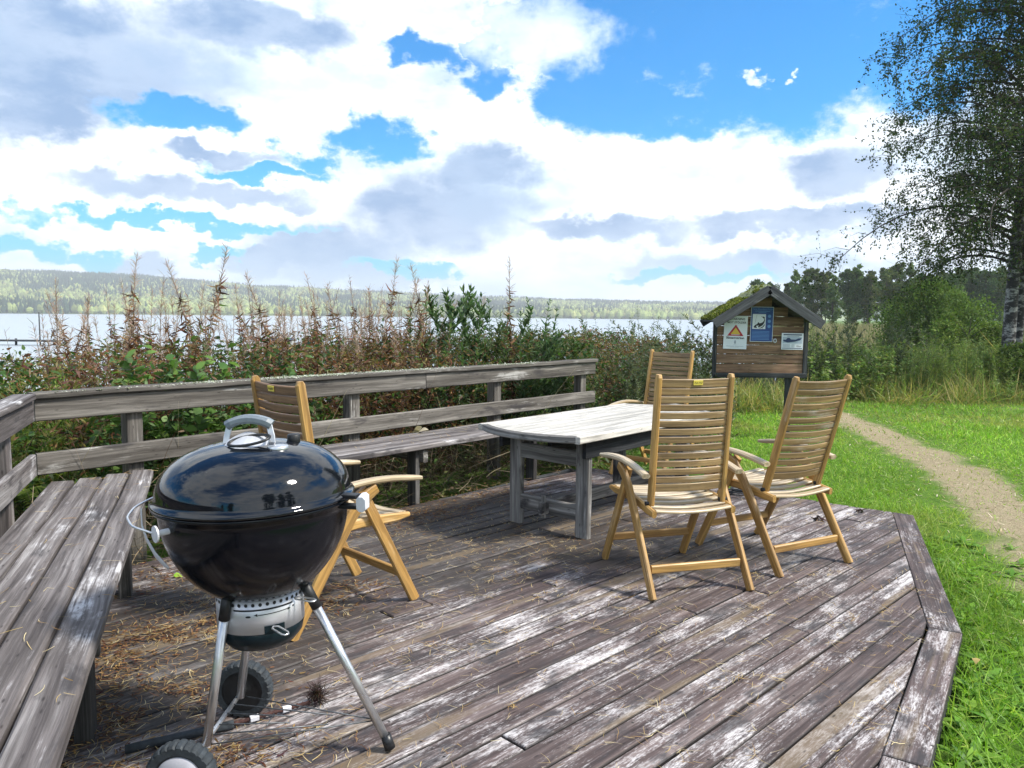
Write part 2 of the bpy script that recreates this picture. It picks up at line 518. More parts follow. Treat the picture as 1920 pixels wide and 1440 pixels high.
M['farleaf'] = leaf_mat('tree_foliage', .30, .7, .1)
M['needle'] = leaf_mat('pine_needle', .15, .6, .2)
M['paint_dark'] = plain('black_print', (.012, .012, .014), .6)

# ---------------------------------------------------------------- deck
e_ = unit((math.sin(R(41.5)), math.cos(R(41.5)), 0))         # along the main bench
n_ = unit((e_[1], -e_[0], 0))                                   # from the rail towards the deck
l_ = unit((math.sin(R(158.3)), math.cos(R(158.3)), 0))       # along the left bench, towards the camera
k_ = unit((-l_[1], l_[0], 0))                                  # from its rail towards the deck
C0 = V(-2.64, 4.23, 0)


def clip(poly, p, nrm):
    out = []
    for i in range(len(poly)):
        a, b = poly[i], poly[(i + 1) % len(poly)]
        da, db = np.dot(a - p, nrm), np.dot(b - p, nrm)
        if da >= 0: out.append(a)
        if (da >= 0) != (db >= 0): out.append(a + (b - a) * da / (da - db))
    return out


deck = empty('wooden_deck', (0, 0, 0), label='low weathered plank deck strewn with pine needles, carrying the bench, table, chairs and grill', cat='deck')
off = .135
trims = []
Din = [p.copy() for p in D]


def isect(p, d, q, f):
    A = np.array([[d[0], -f[0]], [d[1], -f[1]]]); s = np.linalg.solve(A, (q - p)[:2])
    return p + d * s[0]


# inner line of the edging boards on the right side
edges = [(D[1], D[2]), (D[2], D[3]), (D[3], D[4])]
inn = []
for a, b_ in edges:
    d = unit(b_ - a); nn = V(d[1], -d[0], 0)
    inn.append((a + nn * off, d))
i1 = isect(inn[0][0], inn[0][1], D[0], unit(D[1] - D[0]))
i2 = isect(inn[0][0], inn[0][1], inn[1][0], inn[1][1])
i3 = isect(inn[1][0], inn[1][1], inn[2][0], inn[2][1])
i4 = isect(inn[2][0], inn[2][1], D[5], unit(D[4] - D[5]))
field = [D[0], i1, i2, i3, i4, D[5], D[6]]
cen = V(0, 3.5, 0)


def inward(poly):
    res = []
    for i in range(len(poly)):
        a, b_ = poly[i], poly[(i + 1) % len(poly)]
        d = unit(b_ - a); nn = V(d[1], -d[0], 0)
        if np.dot(cen - a, nn) < 0: nn = -nn
        res.append((a, nn))
    return res


halfs = inward(field)
bd = unit((math.sin(R(45.3)), math.cos(R(45.3)), 0)); bn_ = V(bd[1], -bd[0], 0)
mb = MB()
pitch_, gap = .1185, .0065


def slab(mb, poly, along, zt, zb, ch=.004, offr=None, jit=.0):
    """convex plank outline extruded with a small chamfer"""
    c = sum(poly) / len(poly); rnd = random.random()
    side = V(along[1], -along[0], 0)
    off_ = V(random.uniform(0, 80), random.uniform(0, 80), 0)
    rings = []
    for (z, ins) in ((zb, 0), (zt - ch, 0), (zt, ch)):
        rg = []
        for i, p in enumerate(poly):
            a, nx = poly[i - 1], poly[(i + 1) % len(poly)]
            d1 = unit(p - a); d2 = unit(nx - p)
            n1 = V(d1[1], -d1[0], 0); n2 = V(d2[1], -d2[0], 0)
            if np.dot(c - p, n1) < 0: n1 = -n1
            if np.dot(c - p, n2) < 0: n2 = -n2
            bis = n1 + n2; L = np.linalg.norm(bis)
            q = p + (bis / L * ins / max(.35, L / 2) if L > 1e-6 else 0) + V(0, 0, z + (jit if z > zb else 0))
            rg.append(q)
        rings.append(rg)
    grs = [[V(np.dot(q, along), np.dot(q, side), q[2]) + off_ for q in rg] for rg in rings]
    # orientation
    ar = sum(poly[i - 1][0] * poly[i][1] - poly[i][0] * poly[i - 1][1] for i in range(len(poly)))
    if ar < 0:
        rings = [list(reversed(r)) for r in rings]; grs = [list(reversed(r)) for r in grs]
    b0 = len(mb.v); mb.ring_strip(rings, grs, rnd, cap=True)
    mb.ed += list(range(b0, b0 + 2 * len(poly)))


x0 = -4.5; x1 = max(np.dot(p, bn_) for p in field)
k = x0
while k < x1:
    lo, hi = k, k + pitch_ - gap - random.uniform(0, .002)
    q = [bd * -12 + bn_ * lo, bd * 14 + bn_ * lo, bd * 14 + bn_ * hi, bd * -12 + bn_ * hi]
    for (p, nn) in halfs:
        q = clip(q, p, nn)
        if len(q) < 3: break
    if len(q) >= 3:
        # butt joints along the board
        cuts = sorted([random.uniform(-4, 9) for _ in range(2)])
        segs = [(-20, cuts[0]), (cuts[0], cuts[1]), (cuts[1], 20)]
        for (s0, s1) in segs:
            qq = clip(q, bd * (s0 + .002), bd)
            if len(qq) >= 3: qq = clip(qq, bd * (s1 - .002), -bd)
            if len(qq) >= 3:
                w_ = max(np.dot(p, bn_) for p in qq) - min(np.dot(p, bn_) for p in qq)
                if w_ > .012:
                    slab(mb, qq, bd, 0, -.028, ch=.0065, jit=random.uniform(-.003, .003))
    k += pitch_
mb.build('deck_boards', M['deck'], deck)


def trim_piece(a, b_, c, d, along):
    t_ = MB()
    slab(t_, [a, b_, c, d], along, .002, -.034, ch=.005)
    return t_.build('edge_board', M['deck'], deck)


gp = .004
trim_piece(D[1], D[2] + unit(D[1] - D[2]) * gp * .5, i2 + unit(i1 - i2) * gp * .5, i1 + unit(i2 - i1) * 0, unit(D[2] - D[1]))
trim_piece(D[2] + unit(D[3] - D[2]) * gp, D[3] - unit(D[3] - D[2]) * gp, i3 - unit(i3 - i2) * gp, i2 + unit(i3 - i2) * gp, unit(D[3] - D[2]))
trim_piece(D[3] + unit(D[4] - D[3]) * gp, D[4], i4, i3 + unit(i4 - i3) * gp, unit(D[4] - D[3]))
for a, b_ in ((D[1], D[2]), (D[2], D[3]), (D[3], D[4]), (D[0], D[1]), (D[6], D[0])):
    d = unit(b_ - a); nn = V(d[1], -d[0], 0)
    if np.dot(cen - a, nn) < 0: nn = -nn
    t_ = MB(); t_.bar(a + nn * .035 + V(0, 0, -.10), b_ + nn * .035 + V(0, 0, -.10), .045, .13)
    t_.build('rim_joist', M['darkwood'], deck)
t_ = MB()
for i in range(8):
    q0 = D[6] + (D[0] - D[6]) * (i + .5) / 8 + n_ * .1
    q1 = q0 + n_ * (2.2 if i > 5 else 2.9)
    t_.bar(q0 + V(0, 0, -.095), q1 + V(0, 0, -.095), .045, .12)
t_.build('joist', M['darkwood'], deck)

# ---------------------------------------------------------------- corner bench with back rails
bench = empty('corner_bench', tuple(C0), label='long grey weathered corner bench with two-board back rails running along two sides of the deck', cat='bench')


def bb(part, a, b, w_, h_, up=(0, 0, 1), mat='bench', seg=1, wob=0.0, ch=.006, parent=None):
    t_ = MB(); t_.bar(V(*a) - C0, V(*b) - C0, w_, h_, up, ch=ch, seg=seg, wob=wob)
    return t_.build(part, M[mat], parent or bench)


SZ = .45
LE = 5.33       # main rail length
# main seat: 4 boards, from the left bench's front edge out to the far end
for i in range(4):
    dd = .075 + i * .128 + .058
    s0 = .62 + (3 - i) * .11
    bb('seat_board', C0 + e_ * s0 + n_ * dd + V(0, 0, SZ - .02), C0 + e_ * (LE - .12) + n_ * dd + V(0, 0, SZ - .02), .116, .04, seg=14, wob=.0016)
# left seat: 4 boards running into the corner
for i in range(4):
    dd = .060 + i * .131 + .060
    st = -.05 + dd * .02
    # start where the board meets the main rail
    q = C0 + k_ * dd
    tt = -np.dot(q - C0, n_) / np.dot(l_, n_)
    s0 = tt + .09
    bb('seat_board', q + l_ * s0 + V(0, 0, SZ - .018), q + l_ * 4.15 + V(0, 0, SZ - .018), .120, .045, seg=14, wob=.0018, ch=.009)
# back rails, main side
for z, hh, ln_ in ((.55, .125, LE), (.855, .125, LE)):
    a = C0 + V(0, 0, z) - n_ * .018; b_ = a + e_ * (2.9 if z > .7 else LE)
    bb('back_rail', a, b_, .036, hh, mat='rail', seg=16, wob=.002)
    if z > .7:
        bb('back_rail', a + e_ * 2.904, a + e_ * LE, .036, hh, mat='rail', seg=16, wob=.002)
cap = C0 - n_ * .035 + V(0, 0, .937)
bb('rail_cap', cap - e_ * .01, cap + e_ * (LE + .02), .115, .034, mat='rail', seg=26, wob=.003)
# left side rails
for z, hh in ((.55, .125), (.855, .125)):
    a = C0 + V(0, 0, z) - k_ * .018
    bb('back_rail', a + l_ * .02, a + l_ * 4.2, .036, hh, mat='bench', seg=12, wob=.002)
cap2 = C0 - k_ * .035 + V(0, 0, .938)
bb('rail_cap', cap2 + l_ * .07, cap2 + l_ * 4.2, .115, .034, mat='bench', seg=12, wob=.002)
# rail posts
for s in (.55, 2.2, 3.83, 5.17):
    q = C0 + e_ * s - n_ * .085
    bb('rail_post', q + V(0, 0, -.5), q + V(0, 0, .918), .095, .095, up=tuple(n_), mat='rail', ch=.005)
for s in (.45, 2.0, 3.5):
    q = C0 + l_ * s - k_ * .085
    bb('rail_post', q + V(0, 0, -.5), q + V(0, 0, .918), .095, .095, up=tuple(k_), mat='bench', ch=.005)
# legs under the seats
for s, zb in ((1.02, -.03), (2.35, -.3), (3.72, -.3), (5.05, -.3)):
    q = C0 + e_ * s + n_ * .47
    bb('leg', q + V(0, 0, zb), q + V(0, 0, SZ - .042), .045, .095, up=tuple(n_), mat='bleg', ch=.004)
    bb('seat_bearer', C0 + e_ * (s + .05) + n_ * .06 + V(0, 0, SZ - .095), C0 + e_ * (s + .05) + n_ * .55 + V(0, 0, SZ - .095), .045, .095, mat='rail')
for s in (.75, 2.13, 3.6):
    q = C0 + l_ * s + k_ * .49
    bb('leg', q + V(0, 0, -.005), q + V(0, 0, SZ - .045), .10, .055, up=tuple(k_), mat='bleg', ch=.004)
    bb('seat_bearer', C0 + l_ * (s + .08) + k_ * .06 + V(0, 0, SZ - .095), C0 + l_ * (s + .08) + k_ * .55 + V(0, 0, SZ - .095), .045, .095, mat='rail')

# ---------------------------------------------------------------- table
T0 = V(.407, 4.615, 0)
ta = unit((math.sin(R(41.5)), math.cos(R(41.5)), 0)); tb = V(-ta[1], ta[0], 0)
tz = .68
table = empty('outdoor_table', tuple(T0), label='bleached grey plank table with curved ends and a trestle frame beside the bench', cat='table')


def tl(u, v, z=0.0):
    return ta * u + tb * v + V(0, 0, z)


W_, L_ = .757, 1.66
top = MB()
nb = 6
bw = (W_ - .0) / nb


def endx(v):
    q = (v - W_ / 2) / (W_ / 2)
    return .115 * (1 - q * q)
for i in range(nb):
    v0, v1 = i * bw + (.002 if i else 0), (i + 1) * bw - .002
    pts = []
    for j in range(4):
        vv = v0 + (v1 - v0) * j / 3
        pts.append(tl(-endx(vv) + .035 * 0, vv))
    for j in range(4):
        vv = v1 + (v0 - v1) * j / 3
        pts.append(tl(L_ + endx(vv), vv))
    slab(top, pts, ta, tz - .004 + random.uniform(-.001, .001), tz - .030, ch=.002)
top.build('tabletop', M['table'], table)
ed = MB(); ed2 = MB()
pa = [tl(0, -.022), tl(0, .0)] 
pl = [tl(-endx(v), v, tz - .020) for v in np.linspace(-.02 + .02, W_, 12)]
ed2.sweep([p + tl(-.022, 0) for p in pl], .046, .044, ch=.006)
ed2.build('end_moulding', M['table_leg'], table)  # darker wood on the near end paints in its unlit side
pr = [tl(L_ + endx(v) + .022, v, tz - .020) for v in np.linspace(0, W_, 12)]
ed.sweep(pr, .046, .044, ch=.006)
ed.bar(tl(-.044, -.022, tz - .020), tl(L_ + .044, -.022, tz - .020), .046, .044, ch=.006)
ed.bar(tl(-.044, W_ + .022, tz - .020), tl(L_ + .044, W_ + .022, tz - .020), .046, .044, ch=.006)
ed.build('edge_moulding', M['table'], table)
for u in (.17, 1.42):
    for v in (.08, .64):
        t_ = MB(); t_.bar(tl(u, v, 0), tl(u, v, tz - .045), .045, .098, up=tuple(tb), ch=.005, seg=5, wob=.001)
        t_.build('leg', M['table_leg'], table)
    for z in (.155, .505):
        t_ = MB(); t_.bar(tl(u, .125, z), tl(u, .60, z), .036, .10, ch=.006, seg=3, wob=.001)
        t_.build('end_rail', M['table_leg'], table)
t_ = MB(); t_.bar(tl(.08, .36, .155), tl(1.51, .36, .155), .03, .085, ch=.004)
t_.build('long_stretcher', M['table_leg'], table)
for u in (.115, 1.475):
    t_ = MB(); t_.bar(tl(u, .36, .09), tl(u, .36, .235), .03, .022, up=tuple(ta), ch=.003)
    t_.build('wedge', M['table_leg'], table)
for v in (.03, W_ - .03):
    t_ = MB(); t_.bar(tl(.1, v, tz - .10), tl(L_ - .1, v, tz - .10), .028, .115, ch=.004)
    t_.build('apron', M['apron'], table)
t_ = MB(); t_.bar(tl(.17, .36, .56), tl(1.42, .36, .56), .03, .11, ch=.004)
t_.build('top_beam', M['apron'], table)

# ---------------------------------------------------------------- folding chairs
def arc(f, n):
    return [f(i / n) for i in range(n + 1)]


def chair(loc, yaw, lean, label, slatmat, legmat, plate=True):
    root = empty('folding_chair', (loc[0], loc[1], 0), -yaw, label=label, cat='chair', group='folding wooden armchairs on the deck')
    w_, d = .262, .342
    TK = .024
    for s in (-1, 1):
        # front leg: foot at +y, rises back to the armrest
        t_ = MB(); t_.sweep([(s * (w_ - .012), d - .0, .0), (s * (w_ - .012), .03, .60)], .024, .052, up=(0, 1, 0), ch=.005)
        t_.build('front_leg', M[legmat], root)
        t_ = MB()
        pts = [(s * (w_ + .014), -d, 0), (s * (w_ + .014), -.12, .36), (s * (w_ + .014), -.03, .50), (s * (w_ + .014), .035, .565), (s * (w_ + .014), .10, .60)]
        t_.sweep(pts, .024, [.050, .056, .058, .056, .045], up=(0, 1, 0.4), ch=.005)
        t_.build('rear_leg', M[legmat], root)
        t_ = MB()
        ap = arc(lambda q: (s * (w_ + .004), -.21 + .575 * q, .598 + .030 * math.sin(math.pi * min(1, q * 1.02)) + .012 * q), 9)
        t_.sweep(ap, [.046] * 9 + [.040], [.026] * 9 + [.02], ch=.008)
        t_.build('armrest', M['seat' if legmat != 'teak' else 'seat'], root)
        # seat side rail
        t_ = MB()
        sp = arc(lambda q: (s * .226, .325 - .56 * q, .440 - .012 * math.cos(q * 6.0) - .045 * q + .02 * q * q), 8)
        t_.sweep(sp, .024, [.022, .04, .046, .048, .048, .048, .048, .046, .038], ch=.008)
        sr = t_.build('seat_rail', M[legmat], root)
        # stile of the backrest
        sl, cl = math.sin(lean), math.cos(lean)
        def bp(x, z, o=0.0):
            return (x, -.147 - z * sl - o * cl, .441 + z * cl - o * sl)
        t_ = MB()
        t_.sweep([bp(s * .206, -.045), bp(s * .206, -.02), bp(s * .206, .3), bp(s * .206, .66), bp(s * .206, .676)], .026, [.028, .046, .046, .042, .024], up=(0, 1, 0), ch=.006)
        st = t_.build('stile', M[legmat], root)
        t_ = MB()
        t_.tube([bp(s * .19, .0), bp(s * .236, .0)], .011, 8)
        t_.build('pivot_bolt', M['black'], st)
    for y, z in ((d - .088, .155), (-d + .078, .13)):
        t_ = MB(); t_.bar((-w_ + .01, y, z), (w_ - .01, y, z), .022, .042, ch=.005)
        t_.build('stretcher', M[legmat], root)
    # seat slats, dished across
    t_ = MB()
    for i in range(9):
        q = .04 + .9 * i / 8
        y = .315 - .56 * q
        z = .452 - .012 * math.cos(q * 6.0) - .045 * q + .02 * q * q
        t_.sweep(arc(lambda u: (-.215 + .43 * u, y, z - .016 * math.sin(math.pi * u)), 6), .045, .014, ch=.004)
    t_.build('seat_slats', M['seat'], root)
    t_ = MB()
    ns = 14
    for i in range(ns):
        z = .085 + (.632 - .085) * i / (ns - 1)
        hh = .034 if 0 < i < ns - 1 else .043
        t_.sweep(arc(lambda u: bp(-.196 + .392 * u, z, .004 + .020 * math.sin(math.pi * u)), 6), .014, hh, up=(0, -sl, cl), ch=.003)
    bk = t_.build('back_slats', M[slatmat], root)
    if plate:
        t_ = MB()
        t_.bar(bp(-.026, .637, .033), bp(.026, .637, .033), .003, .026, up=(0, -sl, cl), ch=.0005)
        pl_ = t_.build('maker_plate', M['plate'], bk)
        t_ = MB()
        for k_i in range(6):
            x = -.019 + k_i * .0072
            t_.bar(bp(x, .632 + random.uniform(-.002, .002), .0352), bp(x + random.uniform(.001, .005), .642 + random.uniform(-.003, .002), .0352), .001, .0022, up=(1, 0, 0), ch=.0002)
        t_.build('plate_lettering', M['paint_dark'], bk)
    return root


M['plate'] = plain('yellow_plate', (.72, .58, .10), .4, var=.05)
chair((.883, 4.118), -.275, .082, 'upright slatted wooden armchair seen from behind, right of the table, yellow plate on top slat', 'teak_slat', 'teak')
chair((1.55, 4.504), -.488, .284, 'reclined golden slatted wooden armchair on the right, leaning back in front of the notice kiosk', 'teak_slat', 'teak', plate=False)
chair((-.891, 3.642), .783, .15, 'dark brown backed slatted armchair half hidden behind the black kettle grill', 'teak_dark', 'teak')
chair((1.30, 6.90), 3.83, .2, 'wooden armchair at the far end of the table, only its high slatted back showing', 'teak_slat', 'teak', plate=False)

# ---------------------------------------------------------------- kettle grill
G0 = V(-.785, 2.36, 0)
grill = empty('kettle_grill', tuple(G0), label='glossy black round kettle barbecue on three steel legs with two wheels', cat='grill')
RZ = .832
body = MB()
prof = []
for i in range(15):
    q = math.pi / 2 * (i / 14) * .80
    prof.append((.283 * math.cos(q), RZ - .012 - .315 * math.sin(q)))
prof = [(.297, RZ), (.299, RZ - .006), (.295, RZ - .012), (.286, RZ - .014)] + prof + [(.07, RZ - .318)]
body.lathe(prof, 96)
mbowl, t, b = new_mat('satin_black_enamel')
b.inputs['Base Color'].default_value = (.003, .004, .007, 1); b.inputs['IOR'].default_value = 1.38
t.put(b.inputs['Roughness'], t.ss(t.noise(t.node('ShaderNodeTexCoord').outputs['Object'], 9, 6, .7), .3, .8, .10, .24))
body.build('bowl', mbowl, grill)
lid = MB()
LH = .180
lp = [(.290, RZ + .002), (.302, RZ + .003), (.3035, RZ + .008), (.300, RZ + .013), (.292, RZ + .016)]
for i in range(1, 27):
    q = math.pi / 2 * i / 26
    c, s = math.cos(q), math.sin(q)
    lp.append((.290 * c ** .83 if c > 1e-9 else .0005, RZ + .016 + (LH - .016) * s ** .92))
lp[-1] = (.0008, RZ + LH)
lid.lathe(lp, 96)
lo = lid.build('lid', M['enamel'], grill)
# lid handle: two bars, a bowed grip, a pale base plate
hz = RZ + LH
t_ = MB()
t_.sweep([(-.072, -.035, hz - .012), (-.069, -.03, hz + .015), (-.060, -.025, hz + .050)], .006, .018, up=(1, 0, 0), ch=.001)
t_.build('handle_bracket', M['alu'], lo)
t_ = MB()
t_.sweep([(.072, -.035, hz - .012), (.069, -.03, hz + .015), (.060, -.025, hz + .050)], .006, .018, up=(1, 0, 0), ch=.001)
t_.build('handle_bracket', M['alu'], lo)
t_ = MB()
t_.sweep(arc(lambda u: (-.068 + .136 * u, -.025, hz + .048 + .020 * math.sin(math.pi * u) ** .7), 10), [.030] + [.036] * 9 + [.030], [.030, .028] + [.027] * 7 + [.028, .030], ch=.009)
t_.build('handle_grip', M['grip'], lo)
t_ = MB()
t_.sweep(arc(lambda u: (-.06 + .125 * u, -.065 - .01 * math.sin(math.pi * u), hz - .004 + .012 * math.sin(math.pi * u)), 8), [.05, .075, .09, .1, .1, .09, .08, .07, .045], .004, up=(0, -.45, 1), ch=.001)
t_.build('heat_shield', M['alu'], lo)
t_ = MB()
t_.tube([(.015 + .062 * math.cos(a) , -.078 + .030 * math.sin(a), hz + .010 + .010 * math.sin(a) + .008 * math.cos(a)) for a in np.linspace(0, 2 * math.pi, 25)], .0045, 8)
t_.build('vent_ring', M['black'], lo)
t_ = MB(); t_.lathe([(.031, hz - .022), (.031, hz - .006), (.028, hz - .003), (.0005, hz - .003)], 28, c=(.10, -.075, -.004))
t_.build('thermometer_dial', M['steel'], lo)
t_ = MB(); t_.lathe([(.020, hz - .012), (.020, hz + .022), (.017, hz + .025), (.0005, hz + .025)], 24, c=(.118, .03, -.014))
t_.build('vent_knob', M['black'], lo)
# right side handle
t_ = MB()
for z in (RZ + .012, RZ - .020):
    t_.bar((.275, -.05, z), (.335, -.07, z), .035, .012, ch=.002)
t_.build('side_handle_arm', M['black'], grill)
t_ = MB(); t_.sweep([(.350, -.045, RZ - .004), (.352, -.075, RZ - .004), (.348, -.105, RZ - .006)], [.026, .032, .028], [.044, .05, .046], ch=.009)
t_.build('side_handle_grip', M['whiteplastic'], grill)
# lid holder on the left
t_ = MB()
hp = [(-.215, -.235, RZ - .045), (-.29, -.20, RZ - .035), (-.345, -.12, RZ - .028), (-.362, -.04, RZ - .018), (-.345, .03, RZ - .008), (-.30, .075, RZ + .003), (-.27, .09, RZ + .008)]
sm = []
for i in range(len(hp) - 1):
    for j in range(4):
        a, b_ = V(*hp[i]), V(*hp[i + 1])
        sm.append(a + (b_ - a) * j / 4)
sm.append(V(*hp[-1]))
sm = [sm[0]] + [(sm[i - 1] + sm[i] * 2 + sm[i + 1]) / 4 for i in range(1, len(sm) - 1)] + [sm[-1]]
t_.tube(sm, .0036, 8)
t_.build('lid_holder_wire', M['steel'], grill)
t_ = MB()
t_.sweep([(-.345, -.03, RZ - .022), (-.338, -.045, RZ - .075), (-.318, -.06, RZ - .115), (-.285, -.08, RZ - .155), (-.25, -.10, RZ - .18), (-.235, -.105, RZ - .19)], [.014, .02, .022, .022, .018, .010], .004, up=(-1, -.6, 0), ch=.001)
t_.build('lid_holder_strap', M['alu'], grill)
kd = unit((-.69, -.72, 0))
t_ = MB()
a = V(-.155, -.20, RZ - .043)
kx = unit((-.62, -.78, 0))
t_.tube([a + V(.02, .03, 0), a + V(-.045, -.045, -.002)], .009, 12)
t_.tube([a + V(-.045, -.045, -.002), a + V(-.0485, -.0485, -.002)], .024, 20, smooth=False)
t_.build('bowl_knob', M['whiteplastic'], grill)
# perforated band
BT, BB, BR = RZ - .285, RZ - .392, .132
band = MB()
band.lathe([(BR - .004, BB), (BR, BB), (BR, BT), (BR - .004, BT)], 64, cap=False)
bo = band.build('vent_band', M['alu'], grill)


def on_band(a, z, r=BR + .0012):
    return V(r * math.sin(a), -r * math.cos(a), z)     # a = 0 faces -Y
t_ = MB()
def disc(mbb, a, z, ra, rz_, n=14):
    pts = [on_band(a + ra / BR * math.cos(q), z + rz_ * math.sin(q)) for q in [2 * math.pi * k / n for k in range(n)]]
    b0 = len(mbb.v)
    for p in pts: mbb.v.append(tuple(p)); mbb.g.append(tuple(p)); mbb.r.append(.5)
    mbb.f.append(tuple(b0 + j for j in range(n))); mbb.m.append(0); mbb.sm.append(False)
for k in range(40):
    a = -math.pi + k * 2 * math.pi / 40
    if abs(a + .45) < .10: continue
    disc(t_, a, BT - .015, .0052, .0056)
def strip(mbb, a0, a1, z0, z1, n=18, h=.0028):
    for i in range(n):
        q0, q1 = a0 + (a1 - a0) * i / n, a0 + (a1 - a0) * (i + 1) / n
        zz0, zz1 = z0 + (z1 - z0) * i / n, z0 + (z1 - z0) * (i + 1) / n
        b0 = len(mbb.v)
        for p in (on_band(q0, zz0 - h), on_band(q1, zz1 - h), on_band(q1, zz1 + h), on_band(q0, zz0 + h)):
            mbb.v.append(tuple(p)); mbb.g.append(tuple(p)); mbb.r.append(.5)
        mbb.f.append((b0, b0 + 1, b0 + 2, b0 + 3)); mbb.m.append(0); mbb.sm.append(False)
strip(t_, -.30, 1.1, BT - .031, BT - .031)
strip(t_, .25, .95, BT - .047, BT - .045, h=.0012)
disc(t_, .04, BT - .050, .008, .0033)
disc(t_, 1.12, BT - .043, .004, .003)
for s, a in ((-1, .20), (1, 1.0)):
    b0 = len(t_.v)
    for p in (on_band(a + s * .035, BT - .046), on_band(a - s * .045, BT - .0415), on_band(a - s * .045, BT - .0505)):
        t_.v.append(tuple(p)); t_.g.append(tuple(p)); t_.r.append(.5)
    t_.f.append((b0, b0 + 1, b0 + 2)); t_.m.append(0); t_.sm.append(False)
t_.build('band_markings', M['paint_dark'], bo)
t_ = MB()
t_.lathe([(BR - .006, BB + .003), (BR - .001, BB - .006), (BR - .008, BB - .035), (BR - .03, BB - .062), (BR - .075, BB - .074), (.0006, BB - .076)], 48)
ash = t_.build('ash_catcher', M['teal'], grill)
t_ = MB()
strip(t_, .38, .85, BB + .012, BB + .012, h=.0115)
t_.build('ash_slot', M['teal'], bo)
# wire handles
def loop(p, d, L, wd, r=.0024):
    d = unit(d); s_ = unit(np.cross(d, V(0, 0, 1)))
    p = V(*p)
    return [p, p + d * L * .15 + s_ * wd * .5, p + d * L * .85 + s_ * wd * .5, p + d * L + s_ * wd * .25, p + d * L - s_ * wd * .25, p + d * L * .85 - s_ * wd * .5, p + d * L * .15 - s_ * wd * .5, p]
t_ = MB(); t_.tube(loop((.125, -.06, BT - .018), (.9, -.35, -.02), .075, .022), .0028, 8); t_.build('damper_handle', M['steel'], grill)
t_ = MB(); t_.tube(loop((.075, -.118, BB + .022), (.75, -.62, -.10), .07, .022), .0028, 8)
t_.bar((.066, -.122, BB + .010), (.066, -.122, BB + .034), .02, .012, ch=.002); t_.build('ash_lever', M['steel'], grill)
# legs
AX = -.150
legs = [((-.055, -.125, BT + .02), (AX + .012, -.135, .105)), ((-.055, .125, BT + .02), (AX + .012, .155, .105)), ((.135, -.005, BT + .02), (.385, .006, .02))]
for a, b_ in legs:
    a, b_ = V(*a), V(*b_)
    t_ = MB(); t_.tube([a + (b_ - a) * .10, b_], .0138, 16)
    lg = t_.build('leg', M['steel'], grill)
    t_ = MB(); t_.tube([a, a + (b_ - a) * .17], .0165, 16); t_.build('leg_socket', M['black'], lg)
t_ = MB(); t_.tube([V(.378, .006, .045), V(.392, .006, .0)], [.0165, .018], 16); t_.build('foot_cap', M['black'], grill)
t_ = MB(); t_.tube([(AX, -.31, .1), (AX, .245, .1)], .0075, 10); t_.build('axle', M['steel'], grill)
# bottom rack
t_ = MB()
apex = V(.355, .006, .095)
for y in (.17, .11, .05, -.02, -.08, -.14):
    f = 1.0 if abs(y - .015) > .12 else (.45 if abs(y - .015) < .05 else .7)
    p = V(AX, y, .103)
    t_.tube([p, p + (apex - p) * f], .0024, 6)
t_.tube([apex, V(.372, .006, .075)], .003, 6)
t_.tube([V(AX + .16, .045, .102), V(AX + .16, -.03, .102)], .0022, 6)
t_.build('bottom_rack', M['wire'], grill)
# wheels
def wheel(y, out):
    ty = MB()
    n = 26
    rings = []; prof_w = [(.070, -.024), (.092, -.024), (.098, -.017), (.100, 0), (.098, .017), (.092, .024), (.070, .024)]
    for (r, dy) in prof_w:
        rg = []
        for k in range(n * 4):
            q = 2 * math.pi * k / (n * 4)
            notch = .0045 if (k % 4) >= 3 and r > .09 else 0
            rg.append(V(AX + (r - notch) * math.cos(q), y + dy, .1 + (r - notch) * math.sin(q)))
        rings.append(rg)
    ty.ring_strip(rings, [[V(*p) for p in r] for r in rings], .5, cap=False, smooth=False)
    wo_ = ty.build('wheel', M['rubber'], grill)
    t_ = MB()
    t_.lathe([(.072, -.020), (.066, -.014), (.064, .014), (.072, .020)] , 40, c=(AX, y, .1), axis='Y', cap=True)
    t_.build('rim', M['black'], wo_)
    t_ = MB()
    s_ = out
    t_.lathe([(.066, 0), (.062, .006 * s_), (.03, .010 * s_), (.0006, .011 * s_)], 40, c=(AX, y + s_ * .018, .1), axis='Y', cap=False)
    t_.build('hubcap', M['hub'], wo_)
wheel(-.285, -1)
wheel(.225, 1)
grill.rotation_euler = (0, R(-1.6), 0)
grill.location.x += .012

# ================================================================ terrain, water, hills
def smooth(x):
    x = np.clip(x, 0, 1)
    return x * x * (3 - 2 * x)


def vnoise(x, y, seed=0):
    """vectorised value noise, -1..1"""
    xi = np.floor(x).astype(np.int64); yi = np.floor(y).astype(np.int64)
    fx = x - xi; fy = y - yi
    fx = fx * fx * (3 - 2 * fx); fy = fy * fy * (3 - 2 * fy)
    def h(a, b):
        n = (a * 374761393 + b * 668265263 + seed * 1442695041) & 0x7fffffff
        n = ((n ^ (n >> 13)) * 1274126177) & 0x7fffffff
        return ((n ^ (n >> 16)) & 0xffff) / 32767.5 - 1
    return (h(xi, yi) * (1 - fx) + h(xi + 1, yi) * fx) * (1 - fy) + (h(xi, yi + 1) * (1 - fx) + h(xi + 1, yi + 1) * fx) * fy


def fbm(x, y, o=4, seed=0):
    s = 0; a = 1; t = 0
    for k in range(o):
        s = s + a * vnoise(x * 2 ** k, y * 2 ** k, seed + k * 17); t += a; a *= .5
    return s / t


